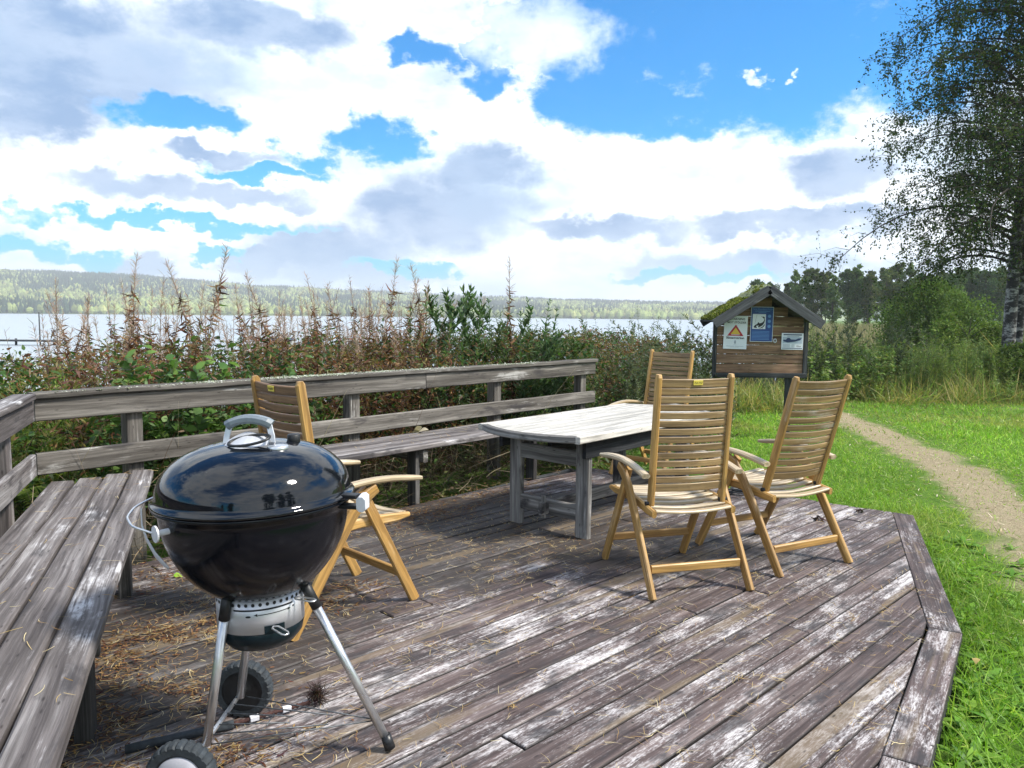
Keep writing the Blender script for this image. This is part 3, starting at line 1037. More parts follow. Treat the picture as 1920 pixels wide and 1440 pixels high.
def gz(x, y):
    """height of the land"""
    x = np.asarray(x, float); y = np.asarray(y, float)
    s = np.maximum(21 - y + .25 * x * (x < 0), x - .285 * y - 1.0)
    s = s + fbm(x * .08, y * .08, 3, 5) * 2.5
    h = -3.2 + smooth(s / 9 + .35) * 3.05
    back = smooth(((x - C0[0]) * -n_[0] + (y - C0[1]) * -n_[1]) / 3.0)
    h = h - .22 * back + fbm(x * .7, y * .7, 3, 9) * .035
    far = smooth((np.hypot(x, y) - 60) / 80)
    h = h + far * (x > .285 * y) * .3
    return np.where(s < -8, np.minimum(h, -3), h)


PATH_W = .43
PATH = np.array([(3.4, 15.7), (4.6, 14.9), (5.25, 12.9), (5.17, 11.3), (4.85, 9.1), (4.45, 7.4), (3.85, 5.7), (3.3, 4.2), (2.95, 2.5), (2.75, 0), (2.6, -3)])


def pathd(x, y):
    d = np.full(np.shape(x), 1e9)
    for a, b_ in zip(PATH[:-1], PATH[1:]):
        ab = b_ - a; t = np.clip(((x - a[0]) * ab[0] + (y - a[1]) * ab[1]) / (ab @ ab), 0, 1)
        d = np.minimum(d, np.hypot(x - a[0] - t * ab[0], y - a[1] - t * ab[1]))
    d = np.minimum(d, np.hypot((x - 9.4) * .45, (y - 13.4) * .8) + .15)
    return d


def in_deck(x, y, grow=0.0):
    ins = np.ones(np.shape(x), bool)
    for (p, nn) in inward(D):
        ins &= ((x - p[0]) * nn[0] + (y - p[1]) * nn[1]) > -grow
    return ins


def axis_(lo, dense0, dense1, hi, step, grow):
    a = list(np.arange(dense0, dense1, step))
    s, v = step, dense1
    while v < hi:
        a.append(v); s *= grow; v += s
    a.append(hi)
    s, v = step, dense0
    while v > lo:
        s *= grow; v -= s; a.insert(0, max(v, lo))
    return np.array(sorted(set(a)))


def grid_mesh(name, X, Y, Z, mats, attrs, **kw):
    ny, nx = X.shape
    v = np.stack([X, Y, Z], -1).reshape(-1, 3)
    i = np.arange(nx * ny).reshape(ny, nx)
    f = np.stack([i[:-1, :-1], i[:-1, 1:], i[1:, 1:], i[1:, :-1]], -1).reshape(-1, 4)
    return quick_mesh(name, v, f, mats, attrs, smooth=True, **kw)


def quick_mesh(name, v, f, mat, attrs=None, col=None, smooth=False, parent=None, **kw):
    me = bpy.data.meshes.new(name)
    v = np.asarray(v, np.float32); f = np.asarray(f, np.int32)
    k = f.shape[1]
    me.vertices.add(len(v)); me.vertices.foreach_set('co', v.ravel())
    me.loops.add(f.size); me.loops.foreach_set('vertex_index', f.ravel())
    me.polygons.add(len(f)); me.polygons.foreach_set('loop_start', np.arange(0, f.size, k, dtype=np.int32))
    me.polygons.foreach_set('use_smooth', np.full(len(f), smooth))
    me.update(calc_edges=True)
    for a, arr in (attrs or {}).items():
        at = me.attributes.new(a, 'FLOAT', 'POINT'); at.data.foreach_set('value', np.asarray(arr, np.float32).ravel())
    if col is not None:
        at = me.attributes.new('col', 'FLOAT_COLOR', 'POINT')
        c4 = np.ones((len(v), 4), np.float32); c4[:, :3] = col
        at.data.foreach_set('color', c4.ravel())
    me.materials.append(mat)
    o = bpy.data.objects.new(name, me)
    C.objects.link(o)
    if parent is not None: o.parent = parent
    return tag(o, **kw)


# ground material: soil and moss under the grass, worn straw-coloured path
gm, t, b = new_mat('ground_soil')
pos_ = t.node('ShaderNodeNewGeometry').outputs['Position']
pth = t.attr('path', 'Fac')
n1 = t.noise(pos_, 2.2, 6, .62); n2 = t.noise(pos_, 22, 6, .7); n3 = t.noise(pos_, 90, 4, .7)
grass = t.ramp(n2, [(.3, (.05, .10, .015)), (.55, (.10, .19, .025)), (.75, (.17, .23, .05))])
soil = t.ramp(n3, [(.3, (.16, .12, .07)), (.5, (.32, .26, .165)), (.7, (.50, .43, .30))])
pm = t.ss(t.math('ADD', pth, t.math('MULTIPLY', t.math('SUBTRACT', n1, .5), 2.2)), .15, .95)
pm = t.math('MULTIPLY', pm, t.ss(n2, .28, .5, .45, 1))
t.l.new(t.mix(pm, grass, soil), b.inputs['Base Color'])
b.inputs['Roughness'].default_value = .95
b.inputs['Specular IOR Level'].default_value = .1
bn = t.node('ShaderNodeBump'); bn.inputs['Strength'].default_value = .8; bn.inputs['Distance'].default_value = .02
t.l.new(t.math('ADD', n2, n3), bn.inputs['Height']); t.l.new(bn.outputs[0], b.inputs['Normal'])
xs = axis_(-1500, -9, 13, 1500, .14, 1.07); ys = axis_(-60, -1, 22, 2600, .14, 1.07)
X, Y = np.meshgrid(xs, ys)
Z = gz(X, Y)
Z = np.where(in_deck(X, Y, .1), np.minimum(Z, -.19), Z)
grid_mesh('ground', X, Y, Z, gm, {'path': smooth(1.25 - pathd(X, Y) / PATH_W)}, kind='structure')

# lake
wm, t, b = new_mat('lake_water')
b.inputs['Base Color'].default_value = (.34, .38, .41, 1)
b.inputs['Roughness'].default_value = .34
b.inputs['IOR'].default_value = 1.33
pos_ = t.node('ShaderNodeNewGeometry').outputs['Position']
bn = t.node('ShaderNodeBump'); bn.inputs['Strength'].default_value = .25; bn.inputs['Distance'].default_value = .05
t.l.new(t.math('ADD', t.noise(t.mapping(pos_, (.5, 1.4, 1)), 1.0, 4, .6), t.math('MULTIPLY', t.noise(t.mapping(pos_, (.02, .06, 1)), 1.0, 3, .5), 2)), bn.inputs['Height'])
t.l.new(bn.outputs[0], b.inputs['Normal'])
xs = np.linspace(-2400, 2400, 25); ys = np.concatenate([np.linspace(13, 200, 12), np.linspace(300, 2600, 20)])
X, Y = np.meshgrid(xs, ys)
grid_mesh('lake_water', X, Y, np.full(X.shape, -1.2), wm, {}, kind='structure')

# wooded hills across the lake (azimuth deg -> crest height m)
HAZ = np.array([-48, -40, -33, -28, -22, -17, -12, -6, -1, 4, 9, 14, 20, 30, 40])
HH = np.array([84, 82, 80, 78, 66, 60, 52, 44, 38, 35, 31, 27, 26, 30, 36])
R0 = 1120.0


def hillz(az_, r):
    crest = np.interp(az_, HAZ, HH)
    crest = crest * (1 + .10 * fbm(az_ * .22, r * .0, 3, 3)) + 3
    sl = smooth((r - R0) / 1000)
    z = -1.3 + crest * (sl * .75 + .25 * np.clip((r - R0) / 1000, 0, 1)) + 5 * fbm(az_ * .35, r * .004, 4, 8) * np.clip((r - R0) / 300, 0, 1)
    return z


ha = np.linspace(-50, 42, 260); hr = R0 + np.linspace(0, 1, 60) ** 1.15 * 1300
A, Rr = np.meshgrid(ha, hr)
hz_ = hillz(A, Rr); hz_[0] -= 2.5
hm, t, b = new_mat('hillside')
pos_ = t.node('ShaderNodeNewGeometry').outputs['Position']
n1 = t.noise(t.mapping(pos_, (1, 1, 3)), .006, 5, .6); n2 = t.noise(pos_, .06, 6, .7)
t.l.new(t.mix(t.ss(n1, .45, .6), t.ramp(n2, [(.35, (.035, .07, .03)), (.65, (.09, .14, .05))]), t.ramp(n2, [(.35, (.20, .27, .08)), (.65, (.36, .42, .16))])), b.inputs['Base Color'])
b.inputs['Roughness'].default_value = 1
b.inputs['Specular IOR Level'].default_value = 0
grid_mesh('hills', Rr * np.sin(np.radians(A)), Rr * np.cos(np.radians(A)), hz_, hm, {}, kind='structure')

# forest on the hills: conifers and broadleaf crowns
NF = 34000
fa = rng.uniform(-40, 20, NF); fr = R0 + 6 + rng.random(NF) ** .8 * 1050
pat = fbm(fa * .30, fr * .0050, 4, 21)
cls = fbm(fa * 1.1, fr * .012, 3, 31)
keep = (cls > -.42) | (fr < R0 + 40)
fa, fr, pat, cls = fa[keep], fr[keep], pat[keep], cls[keep]
NF = len(fa)
con = (pat + rng.normal(0, .22, NF)) > .27
hgt = np.where(con, rng.uniform(12, 19, NF), rng.uniform(8, 14, NF))
rad = np.where(con, rng.uniform(2.2, 3.4, NF), rng.uniform(3.4, 5.6, NF))
bz = hillz(fa, fr)
bx, by = fr * np.sin(np.radians(fa)), fr * np.cos(np.radians(fa))
ns = 6
lev = np.array([(.25, .0), (1.0, .30), (.62, .62), (.03, 1.0)]); levb = np.array([(.35, .05), (1.0, .38), (.85, .70), (.15, 1.0)])
vv = []
ph = rng.uniform(0, 6.28, NF)
for k in range(4):
    rr = np.where(con, lev[k, 0], levb[k, 0]) * rad; zz = np.where(con, lev[k, 1], levb[k, 1]) * hgt
    for j in range(ns):
        q = ph + 2 * math.pi * j / ns
        jr = rr * rng.uniform(.75, 1.2, NF)
        vv.append(np.stack([bx + jr * np.cos(q), by + jr * np.sin(q), bz + zz * rng.uniform(.93, 1.05, NF)], -1))
vv = np.stack(vv, 1)
base = np.arange(NF)[:, None, None] * (4 * ns)
fq = []
for k in range(3):
    for j in range(ns):
        j2 = (j + 1) % ns
        fq.append([k * ns + j, k * ns + j2, (k + 1) * ns + j2, (k + 1) * ns + j])
ff = (base + np.array(fq)[None]).reshape(-1, 4)
cd = np.array([.04, .085, .045]); cl = np.array([.37, .43, .15]); cy = np.array([.50, .47, .19])
tone = rng.random((NF, 1))
cc = np.where(con[:, None], cd * (.7 + tone * .8), cl * (.6 + tone * .9) * (1 - .4 * (rng.random((NF, 1)) < .2)) + (cy - cl) * (rng.random((NF, 1)) < .15) * .7)
ccv = np.repeat(cc[:, None, :], 4 * ns, 1).reshape(-1, 3)
fm, t, b = new_mat('hill_forest')
t.l.new(t.attr('col', 'Color'), b.inputs['Base Color']); b.inputs['Roughness'].default_value = 1; b.inputs['Specular IOR Level'].default_value = 0
tr = t.node('ShaderNodeBsdfTranslucent'); t.l.new(t.attr('col', 'Color'), tr.inputs[0])
mx = t.node('ShaderNodeMixShader'); mx.inputs[0].default_value = .45
t.l.new(b.outputs[0], mx.inputs[1]); t.l.new(tr.outputs[0], mx.inputs[2]); t.l.new(mx.outputs[0], t.n['Material Output'].inputs[0])
M['hillforest'] = fm
quick_mesh('forest', vv.reshape(-1, 3), ff, fm, col=ccv, kind='stuff', label='mixed forest of dark conifers and light broadleaf trees covering the hills across the lake', cat='forest')


# ================================================================ leaves
def leaves(base, dirv, nrm, L, W, col, bend=.15, side=0.0, prof=(.25, 1.0, .8, .06)):
    """many small bent blades -> (verts, quads, colours)"""
    base = np.asarray(base, float); n = len(base)
    dirv = dirv / (np.linalg.norm(dirv, axis=1, keepdims=True) + 1e-9)
    s = np.cross(dirv, nrm); s /= (np.linalg.norm(s, axis=1, keepdims=True) + 1e-9)
    nn = np.cross(s, dirv)
    L = np.broadcast_to(np.asarray(L, float), (n,))[:, None]; W = np.broadcast_to(np.asarray(W, float), (n,))[:, None]
    bend = np.broadcast_to(np.asarray(bend, float), (n,))[:, None]; side = np.broadcast_to(np.asarray(side, float), (n,))[:, None]
    k = len(prof); out = []
    for i, p in enumerate(prof):
        tt = i / (k - 1)
        c = base + dirv * L * (tt - .15 * tt * tt * abs(bend)) - nn * bend * L * tt * tt + s * side * L * tt * tt
        out.append(c + s * W * .5 * p); out.append(c - s * W * .5 * p)
    v = np.stack(out, 1)
    b0 = np.arange(n)[:, None, None] * (2 * k)
    q = np.array([[2 * i, 2 * i + 1, 2 * i + 3, 2 * i + 2] for i in range(k - 1)])
    f = (b0 + q[None]).reshape(-1, 4)
    cv = np.repeat(np.asarray(col)[:, None, :], 2 * k, 1).reshape(-1, 3)
    return v.reshape(-1, 3), f, cv


def merge(parts):
    vs, fs, cs = [], [], []; o = 0
    for v, f, c in parts:
        vs.append(v); fs.append(f + o); cs.append(c); o += len(v)
    return np.concatenate(vs), np.concatenate(fs), np.concatenate(cs)


def rdir(n, up=0.0, flat=1.0):
    d = rng.normal(0, 1, (n, 3)); d[:, 2] = d[:, 2] * flat + up
    return d / np.linalg.norm(d, axis=1, keepdims=True)


def pick(n, cols, jit=.25):
    c = np.array(cols)[rng.integers(0, len(cols), n)]
    return np.clip(c * (1 + rng.uniform(-jit, jit, (n, 1))) + rng.normal(0, .006, (n, 3)), .003, 1)


stem_m = plain('plant_stem', (.16, .10, .05), .8, var=.2)
stem_g = plain('green_stem', (.12, .15, .05), .7, var=.2)
bark_m = plain('dark_bark', (.07, .055, .045), .9, var=.3, bump=.5)
GREENS = [(.07, .13, .025), (.10, .17, .035), (.05, .10, .025), (.14, .20, .05)]
BROWNS = [(.12, .055, .034), (.19, .080, .040), (.075, .04, .032), (.24, .14, .060), (.14, .085, .045)]


def fireweed(seed, H, green=.2, tuft=.6, lean=.1, qt=.86, dens=120):
    """one tall stem: curled leaves spiralling up, pale thin seed stalks at the tip"""
    r_ = np.random.default_rng(seed)
    root = empty('fireweed_plant', (0, 0, -50), label='x', cat='plant')
    ph = r_.uniform(0, 6.28)
    def stem(tq): return np.stack([lean * H * tq ** 2 * math.cos(ph) + .012 * np.sin(tq * 9 + ph), lean * H * tq ** 2 * math.sin(ph) + .012 * np.cos(tq * 8), H * tq], -1)
    t_ = MB(); tt = np.linspace(0, 1, 9)
    t_.tube([tuple(p) for p in stem(tt)], list(np.interp(tt, [0, .6, 1], [.0045, .0032, .0012])), 5, cap=False)
    t_.build('stem', stem_m, root)
    n = int(dens * H)
    q = np.sort(.06 + (qt - .06) * r_.random(n) ** .9)
    p = stem(q); a = np.arange(n) * 2.4 + r_.normal(0, .4, n)
    dirv = np.stack([np.cos(a), np.sin(a), r_.uniform(-1.0, .6, n)], -1)
    L = r_.uniform(.04, .12, n) * np.interp(q, [0, .5, .8], [1.1, 1, .6])
    isg = r_.random(n) < green * np.interp(q, [.1, .8], [1.6, .5])
    col = np.where(isg[:, None], pick(n, GREENS + [(.16, .15, .04)]), pick(n, BROWNS))
    parts = [leaves(p, dirv, rdir(n), L, L * .22, col, bend=r_.uniform(.3, 1.5, n), side=r_.uniform(-.4, .4, n), prof=(.4, 1, .75, .1))]
    v, f, c = merge(parts)
    quick_mesh('leaves', v, f, M['dryleaf'], col=c, parent=root)
    n = int(70 * tuft * H)
    q = r_.uniform(min(.74, qt - .02), 1.0, n); p = stem(q); a = r_.uniform(0, 6.28, n)
    dirv = np.stack([np.cos(a) * .55, np.sin(a) * .55, r_.uniform(.3, 1.1, n)], -1)
    v, f, c = leaves(p, dirv, rdir(n), r_.uniform(.03, .075, n), r_.uniform(.0018, .0045, n), pick(n, [(.42, .30, .25), (.35, .22, .17), (.52, .42, .34)], .2), bend=r_.uniform(-.5, .8, n), prof=(.8, 1, .9, .5))
    quick_mesh('seed_head', v, f, M['dryleaf'], col=c, parent=root)
    return root


def shoot(name, seed, H, ln, wd, cols, dens=60, lean=.06, up=(.4, 1.3), stemmat=None, mat='leaf', qlo=.12, nst=1, spread=.1, branch=0):
    """leafy upright shoots"""
    r_ = np.random.default_rng(seed)
    root = empty(name, (0, 0, -50), label='x', cat='plant')
    st = MB(); parts = []
    for s in range(nst):
        ph = r_.uniform(0, 6.28); h = H * (1 if s == 0 else r_.uniform(.55, .98)); ox, oy = (0, 0) if s == 0 else r_.normal(0, spread, 2)
        le = lean * r_.uniform(.4, 2.2)
        def stem(tq): return np.stack([ox + le * h * tq ** 1.6 * math.cos(ph), oy + le * h * tq ** 1.6 * math.sin(ph), h * tq], -1)
        tt = np.linspace(0, 1, 7)
        st.tube([tuple(p) for p in stem(tt)], list(np.interp(tt, [0, 1], [.0055, .0014])), 5, cap=False)
        n = int(dens * h)
        q = np.sort(r_.uniform(qlo, 1.0, n)); p = stem(q); a = np.arange(n) * 2.4 + r_.normal(0, .3, n)
        dirv = np.stack([np.cos(a), np.sin(a), r_.uniform(*up, n)], -1)
        L = ln * r_.uniform(.6, 1.2, n) * np.interp(q, [0, .7, 1], [1, 1, .6])
        nrm = np.stack([-np.cos(a) * .5, -np.sin(a) * .5, np.full(n, 1.0)], -1) + r_.normal(0, .35, (n, 3))
        parts.append(leaves(p, dirv, nrm, L, L * wd, pick(n, cols), bend=r_.uniform(.0, .5, n), prof=(.2, .9, .85, .08)))
        for _ in range(branch):
            tq = r_.uniform(.25, .85); b0 = stem(np.array([tq]))[0]; aa = r_.uniform(0, 6.28); bl = h * r_.uniform(.15, .3)
            bdir = unit((math.cos(aa), math.sin(aa), r_.uniform(.8, 1.6)))
            st.tube([tuple(b0), tuple(b0 + bdir * bl)], [.003, .001], 4, cap=False)
            n = int(dens * bl * 1.6) + 4; q = r_.uniform(.1, 1, n); a = r_.uniform(0, 6.28, n)
            dirv = np.stack([np.cos(a), np.sin(a), r_.uniform(*up, n)], -1) + bdir * .6
            parts.append(leaves(b0 + bdir * bl * q[:, None], dirv, rdir(n, 1.0), ln * r_.uniform(.5, 1, n), ln * wd * r_.uniform(.6, .9, n), pick(n, cols), bend=r_.uniform(0, .5, n)))
    st.build('stem', stemmat or stem_g, root)
    v, f, c = merge(parts)
    quick_mesh('leaves', v, f, M[mat], col=c, parent=root)
    return root


def hor(px):
    return 593 + (px - 960) * .0096


def stand(px, top, Yd, H0):
    """real position on the land and the scale that gives the wanted height"""
    tn = (px - 960) / FOC
    sr = (C0[0] - tn * C0[1]) / (tn * e_[1] - e_[0])
    if -.3 < sr < 6.1: Yd = max(Yd, C0[1] + sr * e_[1] + .45)
    x = tn * Yd
    g = float(gz(x, Yd))
    h = 1.4 + (hor(px) - top) / FOC * Yd - g
    return (x, Yd, g - .02), h / H0


proto = {}
proto['fw'] = [fireweed(100 + i, 1.9, [.10, .25, .05, .4, .15, .05][i], [.5, .9, .7, .4, 1.1, .2][i], [.05, .12, .08, .03, .16, .10][i]) for i in range(6)]
proto['fwb'] = [fireweed(150 + i, 1.9, .1, [1.5, 1.1, .6, 1.8][i], [.04, .10, .16, .07][i], [.5, .6, .45, .55][i], 70) for i in range(4)]
proto['will'] = [shoot('willow_shoot', 200 + i, 1.8, .105, .27, [(.06, .12, .045), (.085, .15, .055), (.05, .09, .04), (.13, .19, .09)], 100, branch=3, up=(.5, 1.5)) for i in range(3)]
proto['silver'] = [shoot('leafy_shoot', 230 + i, 1.7, .085, .24, [(.10, .135, .075), (.15, .185, .11), (.075, .10, .05), (.12, .12, .06)], 75, nst=4, spread=.16, branch=3, up=(.1, 1.1)) for i in range(3)]
proto['bush'] = [shoot('willow_herb_bush', 250 + i, 1.7, .11, .17, [(.055, .095, .025), (.09, .13, .035), (.13, .15, .05), (.04, .075, .02)], 105, nst=9, spread=.20, branch=4, up=(.2, 1.0), lean=.11) for i in range(2)]
proto['rasp'] = [shoot('raspberry_cane', 270 + i, 1.25, .095, .72, [(.10, .19, .04), (.14, .24, .06), (.075, .15, .035)], 34, nst=3, spread=.14, branch=3, up=(-.25, .5), lean=.18) for i in range(3)]
proto['gold'] = [shoot('goldenrod_clump', 290 + i, 1.2, .06, .2, [(.17, .26, .05), (.24, .32, .07), (.30, .31, .10), (.12, .20, .04)], 110, nst=8, spread=.16, branch=3, up=(.5, 1.4)) for i in range(2)]
proto['nettle'] = [shoot('nettle_clump', 310 + i, 1.1, .085, .45, [(.13, .22, .05), (.17, .27, .065), (.24, .33, .10), (.24, .26, .08)], 60, nst=9, spread=.26, branch=2, up=(-.3, .6)) for i in range(3)]
used = set()


def put(kind, loc, s, label, cat, group, i=None, rz=None, tilt=None):
    lst = proto[kind]; i = random.randrange(len(lst)) if i is None else i
    src = lst[i]
    rz = random.uniform(0, 6.28) if rz is None else rz
    tilt = tilt or (random.gauss(0, .05), random.gauss(0, .05))
    if src.name not in used:
        used.add(src.name)
        src.location = loc; src.rotation_euler = (tilt[0], tilt[1], rz); src.scale = (s, s, s)
        src['label'] = label; o = src
    else:
        o = copy_tree(src, loc, rz, s, label, tilt)
    o['category'] = cat; o['group'] = group
    return o


GF = 'brown seeding fireweed stems behind the bench'
# the tall stalks that break the skyline
TALL = [(238, 470, 6.4, 4, 'tall seeding fireweed leaning left above the far hills, leftmost of the tall stalks', .0),
        (350, 455, 6.8, 1, 'tallest thin fireweed stalk rising into the clouds behind the corner bench', .06),
        (385, 492, 7.0, 4, 'tall fireweed stalk just right of the tallest one', -.04),
        (722, 482, 7.4, 1, 'thin dark fireweed stalk standing alone above the hills, left of the willow shoots', -.02),
        (808, 500, 7.6, 4, 'pale seeding fireweed stalk beside the leftmost willow shoots', 0),
        (960, 488, 8.0, 2, 'single fireweed stalk towering over the green willow herb bush', 0)]
for px, top, Yd, i, lab, tl_ in TALL:
    p, s = stand(px, top, Yd, 1.9)
    put('fw', p, s, lab, 'plant', GF, i, tilt=(0, tl_))
for k in range(215):
    px = random.choice([random.uniform(90, 900), random.uniform(60, 860), random.uniform(500, 860)])
    Yd = random.uniform(5.6, 8.4) + max(0, (px - 300) / 300) * .9
    top = random.gauss(592, 26) if px < 700 else random.gauss(596, 24)
    if random.random() < .15: top -= 48
    top = max(top, 505)
    p, s = stand(px, top, Yd, 1.9)
    if k % 3 == 0:
        put('fwb', p, s, 'thin pale seeding fireweed stalk with few leaves in the thicket behind the bench', 'plant', 'pale bare fireweed stalks behind the bench', tilt=(random.gauss(0, .1), random.gauss(0, .1)))
        continue
    put('fw', p, s, 'brown fireweed stem with curled leaves in the thicket behind the bench', 'plant', GF)
for px, top in [(795, 548), (822, 560), (840, 540), (868, 552), (888, 545), (915, 538), (940, 566), (990, 552), (1008, 556), (700, 585), (762, 572), (660, 590), (805, 562), (830, 545), (855, 566), (878, 560), (900, 550), (925, 552), (950, 580), (975, 575), (1000, 548), (1020, 580), (1045, 590), (780, 570), (815, 580), (865, 580), (890, 575)]:
    p, s = stand(px, top, random.uniform(7.4, 8.6), 1.85)
    put('will', p, s, 'upright green willow shoot with pointed leaves against the lake', 'plant', 'green willow shoots behind the bench')
for px, top, Yd in [(930, 598, 8.2), (985, 590, 8.6), (1035, 600, 9.0), (885, 622, 8.0), (960, 580, 8.8), (1010, 572, 9.2), (915, 612, 8.6), (1050, 612, 8.8)]:
    p, s = stand(px, top, Yd, 1.75)
    put('bush', p, s, 'dense dark green narrow-leaved bush behind the far end of the bench', 'bush', 'willow herb bushes behind the bench end')
for k in range(60):
    px = random.uniform(1065, 1345); Yd = random.uniform(9.2, 13.5)
    top = random.gauss(620, 15) - (30 if random.random() < .22 else 0)
    p, s = stand(px, top, Yd, 1.75)
    put('silver', p, s, 'grey-green leafy shoots at the lake edge left of the notice kiosk', 'plant', 'grey-green shoots at the lake edge')
for px, top, Yd in [(255, 640, 5.5), (300, 665, 5.3), (345, 655, 5.6), (215, 690, 5.2), (560, 690, 6.4), (640, 700, 6.6), (470, 680, 5.9), (600, 650, 6.6), (150, 770, 5.3), (240, 770, 5.2), (400, 700, 5.7)]:
    p, s = stand(px, top, Yd, 1.15)
    put('rasp', p, s, 'raspberry cane with broad bright green leaves behind the back rail', 'plant', 'raspberry canes behind the bench rail')
for px, top, Yd in [(15, 655, 5.6), (55, 668, 5.9), (-30, 650, 5.4), (100, 690, 5.6), (30, 690, 5.0), (75, 640, 7.0), (0, 700, 4.9), (60, 655, 6.4), (110, 665, 6.6), (20, 640, 6.6), (-20, 675, 5.8), (90, 700, 5.4)]:
    p, s = stand(px, top, Yd, 1.25)
    put('gold', p, s, 'light green goldenrod clump beyond the bench corner at left', 'plant', 'goldenrod clumps beyond the corner')

# fern in the gap under the corner rail
r_ = empty('fern', (-3.02, 4.95, -.30), label='bright yellow-green fern in the gap below the back rail at the bench corner', cat='plant')
parts = []
for k in range(9):
    a = k * .7 + rng.uniform(-.2, .2); q = np.linspace(.08, 1, 26)
    rr = .42 * q; zz = .42 + .62 * q - .55 * q ** 2.2
    p = np.stack([rr * math.cos(a), rr * math.sin(a), zz], -1)
    for s in (-1, 1):
        d = np.stack([np.full(26, -math.sin(a) * s) + .5 * math.cos(a), np.full(26, math.cos(a) * s) + .5 * math.sin(a), np.full(26, -.1)], -1)
        parts.append(leaves(p, d, np.tile([0, 0, 1.0], (26, 1)), .14 * np.sin(np.pi * (q * .9 + .1)) + .01, .022, pick(26, [(.20, .30, .05), (.28, .34, .07)]), bend=.2))
v, f, c = merge(parts)
quick_mesh('fronds', v, f, M['leaf'], col=c, parent=r_)
t_ = MB()
t_.tube([(0, 0, -.02), (.01, 0, .46)], .006, 6); t_.build('stem', stem_g, r_)


# undergrowth filling the strip behind the rails
def strip_pts(n, s0, s1, d0, d1):
    s = rng.uniform(s0, s1, n); d = d0 + (d1 - d0) * rng.random(n) ** .9
    x = C0[0] + e_[0] * s - n_[0] * d; y = C0[1] + e_[1] * s - n_[1] * d
    return x, y, s, d


n = 105000
x, y, s, d = strip_pts(n, -1.8, 9.2, .16, 2.9)
hmax = 1.28 + .38 * fbm(s * 1.3, d * 1.3, 3, 41) + .10 * np.clip(d, 0, 2)
hmax = np.where(s > 6, hmax + .1, hmax)
z = gz(x, y) + hmax * rng.random(n) ** .75
z = np.minimum(z, .98 + .30 * fbm(s * 2.3, d * 2.3, 4, 49) + .16 * rng.random(n))
br = (fbm(s * 1.6, d * 1.2, 3, 44) + rng.normal(0, .25, n) + .35 * (z - .75)) > -.05
col = np.where(br[:, None], pick(n, BROWNS + [(.20, .17, .05), (.14, .13, .04)]), pick(n, [(.035, .075, .018), (.06, .115, .025), (.085, .15, .04), (.028, .055, .016)]))
L = rng.uniform(.02, .062, n); Wd = L * np.where(br, rng.uniform(.15, .35, n), rng.uniform(.3, .6, n))
u1 = leaves(np.stack([x, y, z], -1), rdir(n, .1, .7), rdir(n, .7), L, Wd, col, bend=rng.uniform(-.2, .9, n), prof=(.3, 1, .8, .1))
# left side, beyond the left rail
n = 12000
s = rng.uniform(-1.5, 3.2, n); d = rng.uniform(.2, 3.0, n)
x = C0[0] + l_[0] * s - k_[0] * d; y = C0[1] + l_[1] * s - k_[1] * d
z = gz(x, y) + (.9 + .3 * fbm(s * 1.5, d * 1.5, 3, 47)) * rng.random(n) ** .8
col = pick(n, [(.09, .15, .03), (.13, .20, .05), (.06, .10, .025), (.16, .15, .05)])
L = rng.uniform(.03, .08, n)
u2 = leaves(np.stack([x, y, z], -1), rdir(n, .2, .7), rdir(n, .7), L, L * .35, col, bend=.4)
v, f, c = merge([u1, u2])
quick_mesh('undergrowth', v, f, M['leaf'], col=c, kind='stuff', label='tangled green and brown leaf undergrowth filling the strip behind the bench', cat='undergrowth')
# dry straws and broken twigs lying under and behind the bench
n = 5200
x, y, s, d = strip_pts(n, -.2, 8.2, -.42, .9)
onb = in_deck(x, y, -.0)
z = np.where(onb, rng.random(n) ** 2 * .05 + .004, gz(x, y) + rng.random(n) ** 1.8 * .36)
dv = rdir(n, .25, .45)
st1 = leaves(np.stack([x, y, z], -1), dv, rdir(n), rng.uniform(.08, .42, n), rng.uniform(.002, .006, n), pick(n, [(.20, .155, .105), (.11, .08, .055), (.07, .05, .04), (.33, .27, .18)]), bend=rng.uniform(-.4, .4, n), side=rng.uniform(-.3, .3, n), prof=(1, 1, .8, .4))
n = 900
x, y, s, d = strip_pts(n, -1.0, 8.5, .15, 1.6)
dv = rdir(n, 1.4, .6)
st2 = leaves(np.stack([x, y, gz(x, y)], -1), dv, rdir(n), rng.uniform(.5, 1.35, n), rng.uniform(.003, .006, n), pick(n, [(.34, .28, .18), (.22, .16, .10), (.12, .08, .05)]), bend=rng.uniform(-.3, .3, n), prof=(1, 1, .8, .4))
n = 2600
x, y, s, d = strip_pts(n, .4, 8.0, -.38, .6)
z = gz(x, y) + rng.random(n) ** 1.5 * .25
st3 = leaves(np.stack([x, y, z], -1), rdir(n, .2, .5), rdir(n, .8), rng.uniform(.02, .06, n), rng.uniform(.01, .03, n), pick(n, [(.07, .11, .03), (.10, .07, .04), (.14, .15, .05), (.05, .035, .025)]), bend=rng.uniform(0, 1, n))
v, f, c = merge([st1, st2, st3])
quick_mesh('dry_twigs', v, f, M['dryleaf'], col=c, kind='stuff', label='dry straws, twigs and dead leaves tangled under and behind the bench', cat='twigs')

